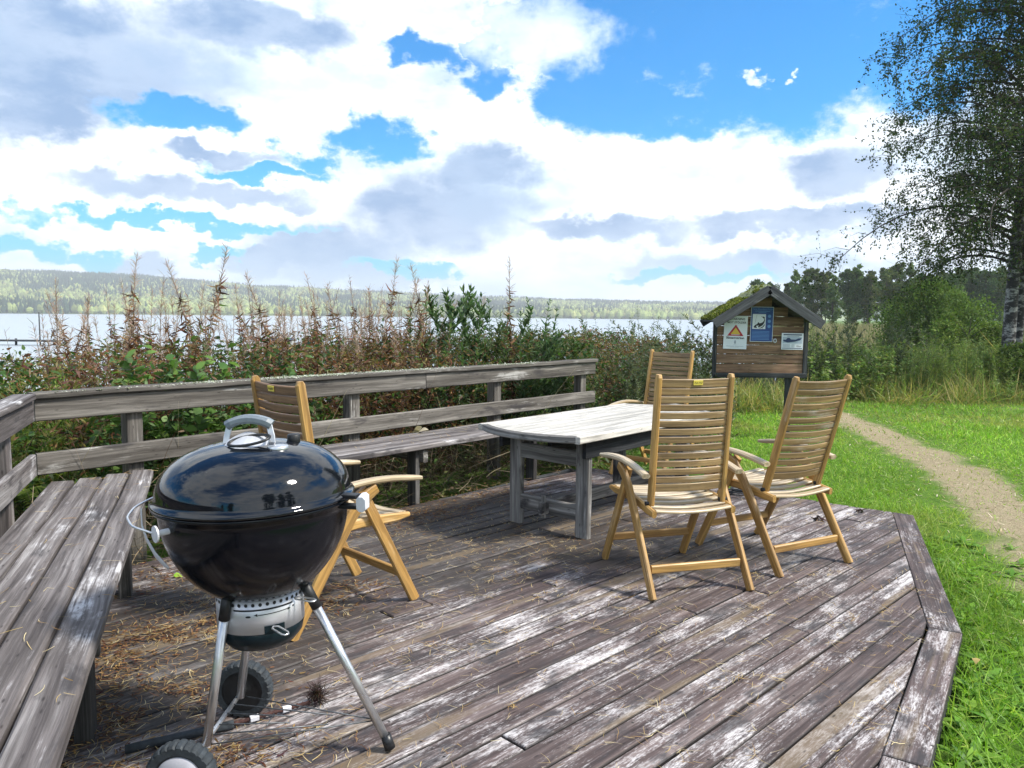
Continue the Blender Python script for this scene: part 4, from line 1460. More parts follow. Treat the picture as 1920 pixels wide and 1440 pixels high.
# ================================================================ lawn
parts = []
def lawn(n, x0, x1, y0, y1, hl, hh, wl, wh, cols, thin=1.0, bend=(.1, .9), cond=None, upz=1.2):
    x = rng.uniform(x0, x1, n); y = rng.uniform(y0, y1, n)
    pd = pathd(x, y) + fbm(x * 2, y * 2, 3, 60) * .28
    keep = ~in_deck(x, y, .01) & (rng.random(n) < np.clip((pd - .22) / .5, .16, 1) * (.55 + .45 * thin))
    keep &= (fbm(x * 1.1, y * 1.1, 3, 61) + rng.random(n) * 1.2) > -.15
    if cond is not None: keep &= cond(x, y)
    x, y, pd = x[keep], y[keep], pd[keep]; n = len(x)
    tone = fbm(x * .8, y * .8, 4, 62)[:, None]; dry = np.clip(fbm(x * .9 + 7, y * .9, 4, 66) * 2.2 - .15, 0, 1)[:, None]
    c = pick(n, cols, .3) * (1 - .55 * dry) + np.array([.36, .31, .11]) * .55 * dry; c = c * (1 + .45 * tone) + np.clip(.9 - pd, 0, 1)[:, None] * np.array([.06, .035, .01])
    h = rng.uniform(hl, hh, n) * np.clip(.45 + pd * .7, .45, 1)
    parts.append(leaves(np.stack([x, y, gz(x, y) - .005], -1), rdir(n, upz, .6), rdir(n), h, rng.uniform(wl, wh, n), np.clip(c, .01, 1), bend=rng.uniform(*bend, n), prof=(.9, 1, .65, .08)))


LG = [(.15, .30, .025), (.20, .38, .04), (.27, .44, .055), (.16, .31, .03), (.34, .43, .09)]
LD = LG + [(.26, .24, .09)]
lawn(42000, 1.2, 5.2, .6, 7.0, .035, .095, .003, .006, LG)
lawn(16000, 1.2, 3.6, .8, 6.0, .07, .15, .003, .0055, LG, bend=(.3, 1.3))
lawn(42000, 2.0, 8.5, 6.0, 11.5, .035, .08, .005, .009, LG)
lawn(34000, 2.2, 13.5, 10.0, 17.5, .05, .11, .009, .016, LD)
v, f, c = merge(parts)
quick_mesh('grass', v, f, M['leaf'], col=c, kind='stuff', label='short bright green lawn around the deck and path', cat='grass')
# straw and small litter on the worn path
parts = []
n = 9000
x = rng.uniform(1.8, 9, n); y = rng.uniform(1.5, 15.5, n); kp = pathd(x, y) < .75 + rng.normal(0, .12, n)
x, y = x[kp], y[kp]; n = len(x)
dv = rdir(n, .0, .12)
v, f, c = leaves(np.stack([x, y, gz(x, y) + .006], -1), dv, np.tile([0, 0, 1.0], (n, 1)), rng.uniform(.02, .07, n) * (1 + y * .06), rng.uniform(.002, .005, n) * (1 + y * .10), pick(n, [(.48, .40, .25), (.36, .28, .17), (.20, .14, .09), (.55, .49, .36)]), bend=.05, side=rng.uniform(-.3, .3, n), prof=(1, 1, 1, .5))
quick_mesh('path_litter', v, f, M['dryleaf'], col=c, kind='stuff', label='dry straw and leaf litter on the worn path', cat='litter')
# broad-leaved weeds along the deck edge
parts = []
wd_ = []
for a, b_, nn in ((D[3], D[2], 120), (D[2], D[1], 70), (D[4], D[3], 60)):
    for k in range(nn):
        q = a + (b_ - a) * random.random(); dd = unit(b_ - a); o_ = V(dd[1], -dd[0], 0)
        if np.dot(o_, cen - q) > 0: o_ = -o_
        q = q + o_ * (.03 + random.random() ** 1.3 * .75)
        wd_.append(q)
for q in wd_:
    m_ = random.randint(5, 11); a = rng.uniform(0, 6.28, m_)
    L = rng.uniform(.035, .10, m_); el_ = rng.uniform(.2, 1.3, m_)
    dv = np.stack([np.cos(a), np.sin(a), el_], -1)
    b0 = np.tile([q[0], q[1], float(gz(q[0], q[1]))], (m_, 1))
    parts.append(leaves(b0, dv, np.stack([-np.cos(a) * .8, -np.sin(a) * .8, np.ones(m_)], -1), L, L * rng.uniform(.22, .42, m_), pick(m_, [(.15, .30, .03), (.20, .36, .045), (.11, .24, .03)], .25), bend=rng.uniform(.2, .9, m_), side=rng.uniform(-.2, .2, m_), prof=(.2, .7, 1, .75, .1)))
v, f, c = merge(parts)
quick_mesh('broadleaf_weeds', v, f, M['leaf'], col=c, kind='stuff', label='lush plantain and dandelion leaves growing along the deck edge', cat='weeds')

# weedy rough ground between the deck's far edge and the kiosk
n = 26000
x = rng.uniform(.4, 4.4, n); y = rng.uniform(7.4, 13.6, n)
kp = (x < .315 * y - .35 + .5 * fbm(x * 1.2, y * 1.2, 3, 55)) & ~in_deck(x, y, .1) & (fbm(x * 2, y * 2, 3, 57) > -.35)
x, y = x[kp], y[kp]; n = len(x)
br = fbm(x * 1.4, y * 1.4, 3, 58) + rng.normal(0, .2, n) > .05
z = gz(x, y) + (.10 + .22 * np.clip(fbm(x * 1.8, y * 1.8, 3, 59) + .5, 0, 1)) * rng.random(n)
L = rng.uniform(.03, .09, n)
v, f, c = leaves(np.stack([x, y, z], -1), rdir(n, .5, .6), rdir(n, .6), L, L * rng.uniform(.12, .5, n), np.where(br[:, None], pick(n, [(.12, .08, .05), (.20, .17, .08), (.26, .22, .12)]), pick(n, [(.09, .17, .035), (.14, .23, .05), (.07, .12, .04)])), bend=rng.uniform(0, .9, n))
quick_mesh('low_weeds', v, f, M['leaf'], col=c, kind='stuff', label='low weeds and dead stems on the rough ground between deck and kiosk', cat='weeds')

# ================================================================ rough bank right of the kiosk
GB = 'nettle and bramble clumps on the rough bank'
for k in range(150):
    px = random.uniform(1370, 2010); Yd = random.uniform(14.6, 24)
    if px < 1530: Yd = random.uniform(15.5, 21)
    top = hor(px) + random.gauss(34, 14) + (15.5 / Yd) * 28 * random.random() + (26 if px < 1520 else 0)
    p, s = stand(px, top, Yd, 1.15)
    s = max(.35, min(s, 1.5))
    put(random.choice(['nettle', 'nettle', 'gold']) if px > 1500 else 'silver', p, s if s < 1.2 else s * .9, 'leafy green clump on the rough bank between kiosk and birch', 'plant', GB)
for k in range(60):
    px = random.uniform(1515, 1760); Yd = random.uniform(14.8, 21)
    p, s = stand(px, random.gauss(640, 11), Yd, 1.15)
    put(random.choice(['nettle', 'silver', 'gold']), p, min(s, 1.3), 'leafy green clump on the rough bank between kiosk and birch', 'plant', GB)
for k in range(26):
    px = random.uniform(1300, 1530); Yd = random.uniform(12.9, 17)
    p, s = stand(px, random.gauss(708, 9), Yd, 1.15)
    put(random.choice(['gold', 'silver', 'nettle']), p, min(s, 1.1), 'leafy green clump on the rough ground beneath and behind the kiosk', 'plant', 'clumps behind the kiosk')
# rough golden grass
parts = []
def rough(n, x0, x1, y0, y1, hl, hh, w, cols, cond):
    x = rng.uniform(x0, x1, n); y = rng.uniform(y0, y1, n)
    kp = cond(x, y) & ((fbm(x * .5, y * .5, 3, 70) + rng.random(n) * .9) > .1)
    x, y = x[kp], y[kp]; n = len(x)
    lump = 1 + .5 * fbm(x * .9, y * .9, 3, 71)
    parts.append(leaves(np.stack([x, y, gz(x, y)], -1), rdir(n, 1.7, .5), rdir(n), rng.uniform(hl, hh, n) * lump, w, pick(n, cols) * (1 + .3 * fbm(x * .6, y * .6, 2, 73)[:, None]), bend=rng.uniform(-.1, 1.1, n), prof=(.8, 1, .8, .1)))


GC = [(.25, .26, .07), (.34, .30, .10), (.42, .34, .14), (.15, .22, .05), (.20, .29, .06)]
rough(46000, 1.0, 16, 12.6, 20, .22, .62, .013, GC, lambda x, y: (y > np.where(x < 5.2, 12.9, 14.3) + 1.0 * fbm(x * .5, y * 0 + 3, 2, 75)))
rough(9000, 8, 30, 19, 34, .4, .9, .03, GC, lambda x, y: x > .3 * y + 1)
v, f, c = merge(parts)
quick_mesh('rough_grass', v, f, M['leaf'], col=c, kind='stuff', label='tall yellowing rough grass on the bank beyond the lawn', cat='grass')
# reed bed
n = 30000
y = rng.uniform(40, 92, n); x = y * rng.uniform(.30, .80, n)
v, f, c = leaves(np.stack([x, y, gz(x, y)], -1), rdir(n, 3.5, .4), rdir(n), rng.uniform(1.0, 1.55, n), .028, pick(n, [(.30, .25, .14), (.24, .21, .11), (.18, .20, .08), (.36, .31, .20)], .2), bend=rng.uniform(-.1, .3, n), prof=(.6, .8, 1, .2))
quick_mesh('reeds', v, f, M['dryleaf'], col=c, kind='stuff', label='tan reed bed stretching to the grove', cat='reeds')


# ================================================================ trees
def crown_tree(name, seed, H, cr, cz0, cols, nleaf, lsize, trunk_r, lean=0.0, conic=.5, mat='farleaf', bark=None, nblob=16, narrow=1.0, two=False):
    """tapered trunk, limbs, and leaf clumps spread through an uneven crown"""
    r_ = np.random.default_rng(seed)
    root = empty(name, (0, 0, -60), label='x', cat='tree')
    t_ = MB()
    tp = [(lean * H * q ** 1.5 + .05 * math.sin(q * 7 + seed), .05 * math.cos(q * 5 + seed), H * .96 * q) for q in np.linspace(0, 1, 8)]
    t_.tube(tp, [trunk_r * (1 - .9 * q) for q in np.linspace(0, 1, 8)], 8, cap=False)
    cent = []
    for k in range(nblob):
        q = ((k + r_.random()) / nblob) * .93
        zz = cz0 + (H - cz0) * q
        rr = cr * (max(.12, 1 - (abs(q - .38 + conic * .12) / .62) ** 2.3)) ** .6 * narrow
        a = k * 2.4 + r_.uniform(-.6, .6); ro = r_.uniform(.25, .85)
        ce = np.array([lean * H * (zz / H) ** 1.5 + rr * ro * math.cos(a), rr * ro * math.sin(a), zz + r_.normal(0, .03 * H)])
        ce[2] = min(ce[2], H * .95)
        cent.append((ce, max(.16 * cr, rr * r_.uniform(.26, .48))))
        bz = max(.2, zz - rr * .7)
        t_.tube([(lean * H * (bz / H) ** 1.5, 0, bz), tuple(ce * .5 + np.array([0, 0, bz * .5])), tuple(ce)], [trunk_r * .35, trunk_r * .2, trunk_r * .06], 5, cap=False)
    t_.build('trunk', bark or bark_m, root)
    per = nleaf // nblob; parts = []
    for ce, rad_ in cent:
        d = r_.normal(0, 1, (per, 3)); d /= np.linalg.norm(d, axis=1, keepdims=True)
        rr = rad_ * r_.random(per) ** .42
        # ragged sub-clumps
        p = ce + d * rr[:, None] * np.array([1, 1, .85]) + r_.normal(0, rad_ * .12, (per, 3))
        keep = (fbm(p[:, 0] * 1.7 / max(.6, cr / 3) + 9, (p[:, 1] + p[:, 2]) * 1.5 / max(.6, cr / 3), 3, seed) > -.30)
        p = p[keep]; m_ = len(p)
        tone = r_.uniform(.7, 1.35)
        parts.append(leaves(p, rdir(m_, -.2, 1.0), rdir(m_, .5), lsize * r_.uniform(.6, 1.3, m_), lsize * r_.uniform(.35, .7, m_), np.clip(pick(m_, cols, .3) * tone, .004, 1), bend=.3, prof=(.3, 1, .1)))
    v, f, c = merge(parts)
    quick_mesh('crown', v, f, M[mat], col=c, parent=root)
    return root


gv = [crown_tree('grove_tree', 400 + i, H, cr, cz, cols, 8500, .30, .13, conic=con_, nblob=nb_, narrow=na)
      for i, (H, cr, cz, cols, con_, nb_, na) in enumerate([
          (11.5, 1.9, 2.4, [(.08, .14, .035), (.12, .17, .05), (.16, .18, .055)], .5, 38, 1.0),
          (10.5, 1.7, 1.8, [(.08, .14, .04), (.12, .17, .05)], .6, 34, 1.0),
          (11.0, 2.3, 3.0, [(.06, .11, .035), (.085, .135, .045), (.05, .09, .03)], .2, 36, 1.0),
          (10.8, 1.6, 3.4, [(.09, .12, .035), (.13, .14, .05), (.06, .09, .03)], .5, 30, 1.0)])]
GT = 'trees of the grove behind the reed bed'
labs = ['slender light green birch in the grove behind the reeds', 'bushy mid green tree in the grove behind the reeds',
        'broad dark green alder in the grove behind the reeds', 'thin-crowned yellowish birch in the grove behind the reeds']
prof_ = [(1480, 512), (1500, 492), (1530, 505), (1560, 508), (1590, 492), (1625, 506), (1655, 497), (1690, 486), (1720, 512), (1760, 500), (1800, 496), (1850, 492), (1900, 500), (1960, 495)]
k = 0
gpx = 1492.0
while gpx < 1985:
    for row in range(1 if gpx < 1700 and random.random() < .22 else 2):
        px = gpx + random.uniform(-8, 8) + row * 9
        Yd = 104 + row * 12 + random.uniform(-3, 3)
        top = np.interp(px, [a for a, _ in prof_], [b_ for _, b_ in prof_]) + random.uniform(-4, 10) + row * 3
        x = (px - 960) / FOC * Yd; g = float(gz(x, Yd))
        i = random.choice([0, 1, 2, 3, 0]) if px < 1700 else random.choice([1, 2, 2, 0])
        H = 1.4 + (hor(px) - top) / FOC * Yd - g
        s = H / [11.5, 10.5, 11.0, 10.8][i]
        src = gv[i]
        if src.name not in used:
            used.add(src.name); src.location = (x, Yd, g); src.scale = (s, s, s); o = src
        else:
            o = copy_tree(src, (x, Yd, g), random.uniform(0, 6.28), s)
        o['label'] = labs[i]; o['category'] = 'tree'; o['group'] = GT
        k += 1
    gpx += random.uniform(17, 25)
for px, top, i, lab in [(1415, 518, 2, 'rounded dark tree rising just left of the kiosk ridge, apart from the grove'), (1440, 524, 2, 'dark tree crown showing directly above the kiosk ridge'), (1470, 528, 3, 'small dark tree between the kiosk ridge and the grove')]:
    Yd = 108; x = (px - 960) / FOC * Yd; g = float(gz(x, Yd))
    s = (1.4 + (hor(px) - top) / FOC * Yd - g) / 11.0
    o = copy_tree(gv[i], (x, Yd, g), 1.3 * px, s); o['label'] = lab; o['category'] = 'tree'; o['group'] = GT

# rounded bushes on the bank
bu = crown_tree('willow_bush', 500, 3.2, 2.35, .5, [(.095, .15, .03), (.12, .18, .045), (.07, .12, .025)], 34000, .11, .07, conic=.1, nblob=46)
bu.location = (17.3, 32, float(gz(17.3, 32)) - .1); bu.scale = (.92, .9, 1.08)
tag(bu, 'large rounded green willow bush in front of the grove', 'bush')
b2 = crown_tree('willow_bush', 501, 1.9, 1.2, .3, [(.10, .16, .03), (.15, .20, .05), (.07, .12, .025)], 11000, .08, .04, conic=.1, nblob=20)
b2.location = (11.3, 16.0, -.25); b2.scale = (1, 1, .75)
tag(b2, 'bright green low bush at the foot of the birch', 'bush')
for (x, y, sx, sz, rz, lab) in [(9.2, 19.5, 1.1, .85, 1.0, 'low rough bush midway between kiosk and birch'), (15.3, 21, 1.5, 1.25, 2.0, 'green bush at the right picture edge behind the birch trunks'),
                            (14.2, 24, 1.2, .95, 3.0, 'bush left of the birch trunks beneath the big rounded bush'), (7.2, 17.2, .9, .72, 4.0, 'dark leafy bush close behind the right side of the kiosk')]:
    o = copy_tree(b2, (x, y, float(gz(x, y)) - .05), rz, (sx, sx, sz)); o['label'] = lab; o['category'] = 'bush'

# the birch: white scaly trunk, arching limbs, hanging twigs
bm_, t, b = new_mat('birch_bark')
co = t.node('ShaderNodeTexCoord').outputs['Object']
nz = t.noise(t.mapping(co, (5, 5, 9)), 1.0, 6, .65); nz2 = t.noise(t.mapping(co, (9, 9, 60)), 1.0, 4, .6)
base = t.mix(t.ss(nz, .40, .52), (.30, .295, .28), (.018, .016, .016))
base = t.mix(t.ss(nz2, .56, .66, 0, .8), base, (.05, .045, .04))
t.l.new(base, b.inputs['Base Color']); b.inputs['Roughness'].default_value = .8
bn = t.node('ShaderNodeBump'); bn.inputs['Strength'].default_value = .6; bn.inputs['Distance'].default_value = .03
t.l.new(nz, bn.inputs['Height']); t.l.new(bn.outputs[0], b.inputs['Normal'])


def birch(loc, H, z0, nlimb, reach, seed, tr, label, lean, leafn=9, twig_n=5, azr=(0, 6.28)):
    r_ = np.random.default_rng(seed)
    root = empty('birch_tree', loc, label=label, cat='tree')
    def trunk(z):
        q = z / H
        return np.array([lean * z + .10 * math.sin(q * 6 + seed), .12 * math.sin(q * 5 + 1 + seed), z])
    t_ = MB()
    zs = np.linspace(-.3, H, 22)
    t_.tube([tuple(trunk(max(0, z)) + (0, 0, min(z, 0))) for z in zs], [tr * (1.25 if z < .2 else 1) * (1 - .93 * max(0, z) / H) + .01 for z in zs], 14, cap=False)
    t_.build('trunk', bm_, root)
    br = MB(); LP = []; LD_ = []
    for k in range(nlimb):
        z = z0 + (H * .97 - z0) * ((k + .5) / nlimb) ** 1.05
        q = (z - z0) / (H - z0)
        a = k * 2.399 + r_.uniform(-.3, .3)
        if azr != (0, 6.28): a = r_.uniform(*azr)
        L = reach * (1.0 - .62 * q) * r_.uniform(.75, 1.12) * (.85 if q < .06 else 1)
        d = np.array([math.cos(a), math.sin(a)])
        rise = r_.uniform(.42, .82)
        m_ = 10
        pts = []
        for j in range(m_ + 1):
            u = j / m_
            rr = L * u
            zz = z + L * (rise * u - (.52 + .30 * (1 - q)) * u ** 2.3)
            w_ = .10 * L * math.sin(u * 5 + k)
            pts.append(trunk(z) + np.array([d[0] * rr - d[1] * w_ * u, d[1] * rr + d[0] * w_ * u, zz - z]))
        br.tube([tuple(p) for p in pts], [(.008 + .008 * L) * (1 - .9 * j / m_) for j in range(m_ + 1)], 6, cap=False)
        ns_ = int(5 + L * 4.2)
        for s in range(ns_):
            u = .06 + .94 * r_.random() ** 1.5
            j = min(m_ - 1, int(u * m_)); p = pts[j] + (pts[j + 1] - pts[j]) * (u * m_ - j)
            aa = a + r_.choice([-1, 1]) * r_.uniform(.4, 1.3)
            sl = L * r_.uniform(.14, .34) * (1.2 - .5 * u) + .15
            sd_ = np.array([math.cos(aa), math.sin(aa), r_.uniform(-.15, .45)])
            e1 = p + sd_ * sl * .5; e2 = p + sd_ * sl - np.array([0, 0, sl * .22])
            br.tube([tuple(p), tuple(e1), tuple(e2)], [.007, .004, .002], 4, cap=False)
            for w_ in range(twig_n):
                v_ = r_.uniform(.2, 1)
                o = p + (e2 - p) * v_
                tl_ = r_.uniform(.2, .85)
                dd = np.array([r_.normal(0, .25), r_.normal(0, .25), -1.0])
                if r_.random() < .32: dd = np.array([r_.normal(0, 1), r_.normal(0, 1), r_.normal(0, .5)])
                dd = dd / np.linalg.norm(dd)
                en = o + dd * tl_
                br.tube([tuple(o), tuple(en)], [.0022, .0012], 3, cap=False)
                nn = leafn
                qs = r_.random((nn, 1))
                LP.append(o + (en - o) * qs + r_.normal(0, .035, (nn, 3))); LD_.append(np.tile(dd, (nn, 1)))
    br.build('branches', bark_m, root)
    P_ = np.concatenate(LP); DD = np.concatenate(LD_); n = len(P_)
    v, f, c = leaves(P_, DD * .5 + rdir(n, -.3, 1.0), rdir(n), r_.uniform(.04, .07, n), r_.uniform(.028, .05, n), pick(n, [(.040, .070, .022), (.055, .09, .026), (.03, .055, .02), (.085, .105, .03)], .3), bend=.3, prof=(.25, 1, .1))
    quick_mesh('crown', v, f, M['farleaf'], col=c, parent=root)
    return root


birch((11.02, 17.0, -.25), 13.5, 2.9, 92, 3.85, 5, .135, 'tall weeping birch at the right edge with black and white trunk', .0, 11, 6)
birch((11.42, 17.6, -.25), 12.5, 2.6, 44, 3.6, 8, .11, 'second birch trunk close behind the first at the right edge', .02, 9, 5)

# trees behind the camera, seen mirrored in the grill lid
for (x, y, s, i) in [(7.0, -9.5, .95, 2), (10.5, -8.0, .9, 1), (14, -7, 1.0, 0), (-3.5, -15, .5, 2), (-6.5, -15, .42, 1)]:
    o = copy_tree(gv[i], (x, y, -.2), x, s, 'dark tree seen only as a reflection in the black grill lid'); o['category'] = 'tree'; o['group'] = 'trees mirrored in the grill lid'

# ================================================================ notice kiosk
K0 = V(3.18, 9.9, 0)
kg = float(gz(3.18, 9.9))
kiosk = empty('notice_kiosk', tuple(K0), label='small brown board kiosk with mossy gabled roof carrying three notices', cat='kiosk')


def kb(part, a, b_, w_, h_, mat, up=(0, 0, 1), parent=None, **k2):
    t_ = MB(); t_.bar(a, b_, w_, h_, up, **k2)
    return t_.build(part, M[mat], parent or kiosk)


M['barge'] = wood('grey_barge_wood', (.05, .052, .056), (.11, .112, .118), (.18, .185, .19), (.32, .32, .32), .5, .5, .8, .25)
t_ = MB()
zb = .70
bhs = [.12, .118, .125, .12, .12, .118, .12, .12, .12]
z = zb
rows = []
while z < 1.60:
    h = random.choice([.118, .122, .126])
    half = .56 if z + h < 1.40 else max(.05, .56 * (1 - (z + h - 1.42) / .33))
    t_.bar((-half, 0, z + h / 2), (half, 0, z + h / 2), .022, h - .005, ch=.007, seg=6, wob=.0012)
    z += h
t_.build('wall', M['cabin'], kiosk)
for sx in (-1, 1):
    kb('corner_board', (sx * .583, -.012, .655), (sx * .583, -.012, 1.36), .055 if sx > 0 else .05, .03, 'darkwood', up=(0, 1, 0))
kb('sill_board', (-.60, -.018, .672), (.60, -.018, .672), .028, .06, 'darkwood')
for sx in (-.36, .405):
    kb('post', (sx, .06, kg - .3), (sx, .06, 1.40), .07, .07, 'darkwood', up=(0, 1, 0))
# roof: two slopes, ridge along the depth
RP, RE = 1.805, 1.36
for sx in (-1, 1):
    t_ = MB()
    a = V(0, 0, RP); b_ = V(sx * .675, 0, RE + .012)
    nrm = unit((sx * (RP - RE), 0, .70))
    t_.bar((a + b_) / 2 + V(0, -.30, -.012), (a + b_) / 2 + V(0, .32, -.012), np.linalg.norm(b_ - a) + .01, .025, up=tuple(nrm), ch=.003)
    rf = t_.build('roof', M['darkwood'], kiosk)
    kb('barge_board', tuple(a + V(0, -.312, -.045)), tuple(b_ + V(0, -.312, -.045)), .024, .118, 'barge', up=tuple(nrm), parent=rf, ch=.003)
    kb('barge_board', tuple(a + V(0, .332, -.045)), tuple(b_ + V(0, .332, -.045)), .024, .095, 'darkwood', up=tuple(nrm), parent=rf, ch=.003)
    if sx < 0:
        # moss cushions
        n = 12000
        u = rng.random(n); vv_ = rng.uniform(-.31, .32, n)
        lump = fbm(u * 9, vv_ * 9, 3, 81)
        kp = (lump + .35 * u + rng.normal(0, .08, n)) > -.22
        u, vv_, lump = u[kp], vv_[kp], lump[kp]; n = len(u)
        dr = b_ - a
        ht = .012 + .030 * np.clip(lump + .3 + .4 * u, 0, 1)
        p = a[None] + dr[None] * u[:, None] + np.stack([np.zeros(n), vv_, np.zeros(n)], -1) + nrm[None] * (ht * rng.random(n))[:, None]
        cm = pick(n, [(.11, .14, .018), (.17, .20, .025), (.06, .08, .012), (.22, .22, .05)], .3)
        lich = (u < .35) & (lump < .15); cm[lich] = pick(int(lich.sum()), [(.42, .44, .36), (.30, .32, .24)])
        v, f, c = leaves(p, nrm[None] + rng.normal(0, .7, (n, 3)), rdir(n), rng.uniform(.012, .026, n), rng.uniform(.010, .018, n), cm, bend=.3, prof=(.7, 1, .3))
        quick_mesh('moss', v, f, M['leaf'], col=c, parent=rf)
    else:
        n = 900
        u = rng.random(n); vv_ = rng.uniform(-.31, .32, n); dr = b_ - a
        p = a[None] + dr[None] * u[:, None] + np.stack([np.zeros(n), vv_, np.zeros(n)], -1)
        v, f, c = leaves(p, nrm[None] + rng.normal(0, .7, (n, 3)), rdir(n), .015, .013, pick(n, [(.36, .38, .31), (.15, .17, .05)]), prof=(.7, 1, .3))
        quick_mesh('lichen', v, f, M['leaf'], col=c, parent=rf)


# ---------------------------------------------------------------- the three notices (flat printed sheets)
def paper(name, col, rough=.45):
    m, t, b = new_mat(name)
    b.inputs['Base Color'].default_value = (*col, 1); b.inputs['Roughness'].default_value = rough
    return m


PW = paper('sheet_white', (.74, .77, .84)); PB = paper('print_blue', (.02, .065, .26)); PK = paper('print_black', (.015, .015, .02)); PR = paper('print_red', (.42, .015, .04))
PY = paper('print_yellow', (.75, .50, .07)); PL = paper('print_light_blue', (.13, .30, .62)); PG = paper('print_grey', (.30, .34, .42)); PD = paper('print_dark_blue', (.03, .05, .14))


def txt(part, s, x, z, size, mat, parent, y=-.004, align='CENTER', squash=1.0, bold=0.0):
    cu = bpy.data.curves.new(part, 'FONT'); cu.body = s; cu.size = size; cu.align_x = align; cu.offset = bold
    cu.resolution_u = 2
    o = bpy.data.objects.new(part, cu); C.objects.link(o)
    bpy.context.view_layer.update()
    me = bpy.data.meshes.new_from_object(o.evaluated_get(bpy.context.evaluated_depsgraph_get()))
    bpy.data.objects.remove(o)
    me.transform(Matrix.Translation((x, y, z)) @ Matrix.Rotation(R(90), 4, 'X') @ Matrix.Diagonal((squash, 1, 1, 1)))
    me.materials.clear(); me.materials.append(mat)
    n = bpy.data.objects.new(part, me); C.objects.link(n); n.parent = parent
    return n


def shape(part, polys, mat, parent, y=-.004):
    t_ = MB()
    for pl_ in polys:
        t_.poly([(a, y, b_) for a, b_ in pl_], 0, (0, -1, 0))
    return t_.build(part, mat, parent)


def rect(x0, x1, z0, z1): return [(x0, z0), (x1, z0), (x1, z1), (x0, z1)]


def sheet(x, z, w_, h_, mat, rz, **kw):
    """x,z: centre of the sheet in world; built round its own centre"""
    root = empty('notice', (x, 9.9 - .030, z), **kw)
    root.rotation_euler = (0, rz, 0)
    t_ = MB(); t_.bar((-w_ / 2, 0, 0), (w_ / 2, 0, 0), .003, h_, ch=.0008)
    t_.build('sheet', mat, root)
    return root


# theft-warning notice
q = sheet(2.853, 1.222, .298, .425, PW, .02, label='white theft warning notice with red and yellow triangle on the left of the kiosk', cat='notice')
txt('lettering', 'BEVAKNING', .01, .158, .038, PK, q, bold=.0006)
txt('lettering', 'MOT STÖLDER', .01, .115, .036, PK, q, bold=.0006)
shape('warning_triangle', [[(-.105, -.045), (.105, -.045), (0, .10)]], PR, q, -.0035)
shape('inner_triangle', [[(-.062, -.022), (.062, -.022), (0, .062)]], PY, q, -.0045)
shape('triangle_bar', [rect(-.055, .055, -.034, -.028)], PW, q, -.0045)
txt('lettering', 'Båtsamverkan', 0, -.082, .041, PK, q, bold=.0008)
shape('emblem', [[(-.012, -.128), (-.010, -.140), (0, -.147), (.010, -.140), (.012, -.128), (.008, -.106), (0, -.098), (-.008, -.106)]], PG, q)
shape('small_print', [rect(-.11, -.01, -.178, -.174), rect(.0, .11, -.178, -.174), rect(-.06, .05, -.190, -.187), rect(-.02, .02, -.160, -.157)], PG, q)
# fishing notice
q = sheet(3.186, 1.328, .288, .445, PW, .012, label='blue fishing notice with black leaping fish, top centre of the kiosk', cat='notice')
shape('blue_field', [rect(-.138, .138, -.216, .216)], PB, q, -.0035)
txt('lettering', 'Yttre Åsundens FVOF', 0, .182, .029, PL, q, y=-.0045)
shape('subtitle', [rect(-.095, .095, .164, .170), rect(-.05, .05, .147, .152)], PL, q, -.0045)
shape('picture_panel', [rect(-.122, .046, -.06, .13)], PW, q, -.0045)
fish = [(-.105, -.035), (-.09, -.012), (-.06, .005), (-.048, .028), (-.03, .012), (-.004, .018), (.012, .030), (.024, .050), (.022, .070), (.008, .084), (-.018, .104), (.004, .096), (.020, .098), (.034, .088), (.030, .078), (.036, .05), (.030, .018), (.010, -.012), (-.02, -.032), (-.045, -.040), (-.05, -.028), (-.04, -.015), (-.075, -.022), (-.06, -.048), (-.095, -.045)]
shape('fish', [fish], PK, q, -.0055)
shape('fish_belly', [[(-.05, -.050), (-.02, -.045), (.012, -.026), (.034, .008), (.036, -.012), (.018, -.038), (-.012, -.052)], [(.0, -.056), (.02, -.05), (.008, -.059)]], PK, q, -.0055)
shape('fishing_line', [[(-.092, .0), (-.0895, .0), (-.068, .125), (-.070, .125)]], PK, q, -.0055)
for zz in (.105, .040, -.025):
    n = 14
    shape('round_symbol', [[(.092 + .021 * math.cos(2 * math.pi * k / n), zz + .021 * math.sin(2 * math.pi * k / n)) for k in range(n)]], PL, q, -.0045)
shape('small_print', [rect(-.125, .10, -.092 - k * .017, -.086 - k * .017) for k in range(7)], PL, q, -.0045)
# small boat notice
q = sheet(3.585, 1.113, .278, .212, PW, .012, label='small white notice with a grey boat picture on the right of the kiosk', cat='notice')
shape('heading', [rect(-.118, .118, .078, .092)], PD, q, -.0035)
shape('heading_line', [rect(-.07, .085, .062, .069)], PG, q, -.0035)
shape('sky_field', [rect(-.125, .125, -.025, .058)], paper('print_pale_blue', (.45, .52, .64)), q, -.0035)
shape('boat', [[(-.118, .0), (-.06, -.015), (.02, -.005), (.10, .018), (.118, .046), (.075, .040), (.04, .024), (-.02, .026), (-.04, .045), (-.065, .045), (-.085, .02), (-.118, .022)]], PD, q, -.0045)
shape('small_print', [rect(-.12, -.03, -.045 - k * .014, -.040 - k * .014) for k in range(3)] + [rect(-.01, .03, -.045 - k * .014, -.040 - k * .014) for k in range(3)], PG, q, -.0035)
txt('lettering', 'Båtar', .085, -.068, .028, PK, q)
shape('bottom_bar', [rect(-.128, .128, -.092, -.084)], PD, q, -.0035)
# small white ring hanging on the wall
t_ = MB(); t_.tube([(3.362 + .018 * math.cos(a), 9.868, 1.120 + .022 * math.sin(a)) for a in np.linspace(0, 2 * math.pi, 17)], .007, 8)
t_.build('hanging_ring', M['whiteplastic'], label='small white ring hanging beside the lower corner of the blue notice', cat='ring')

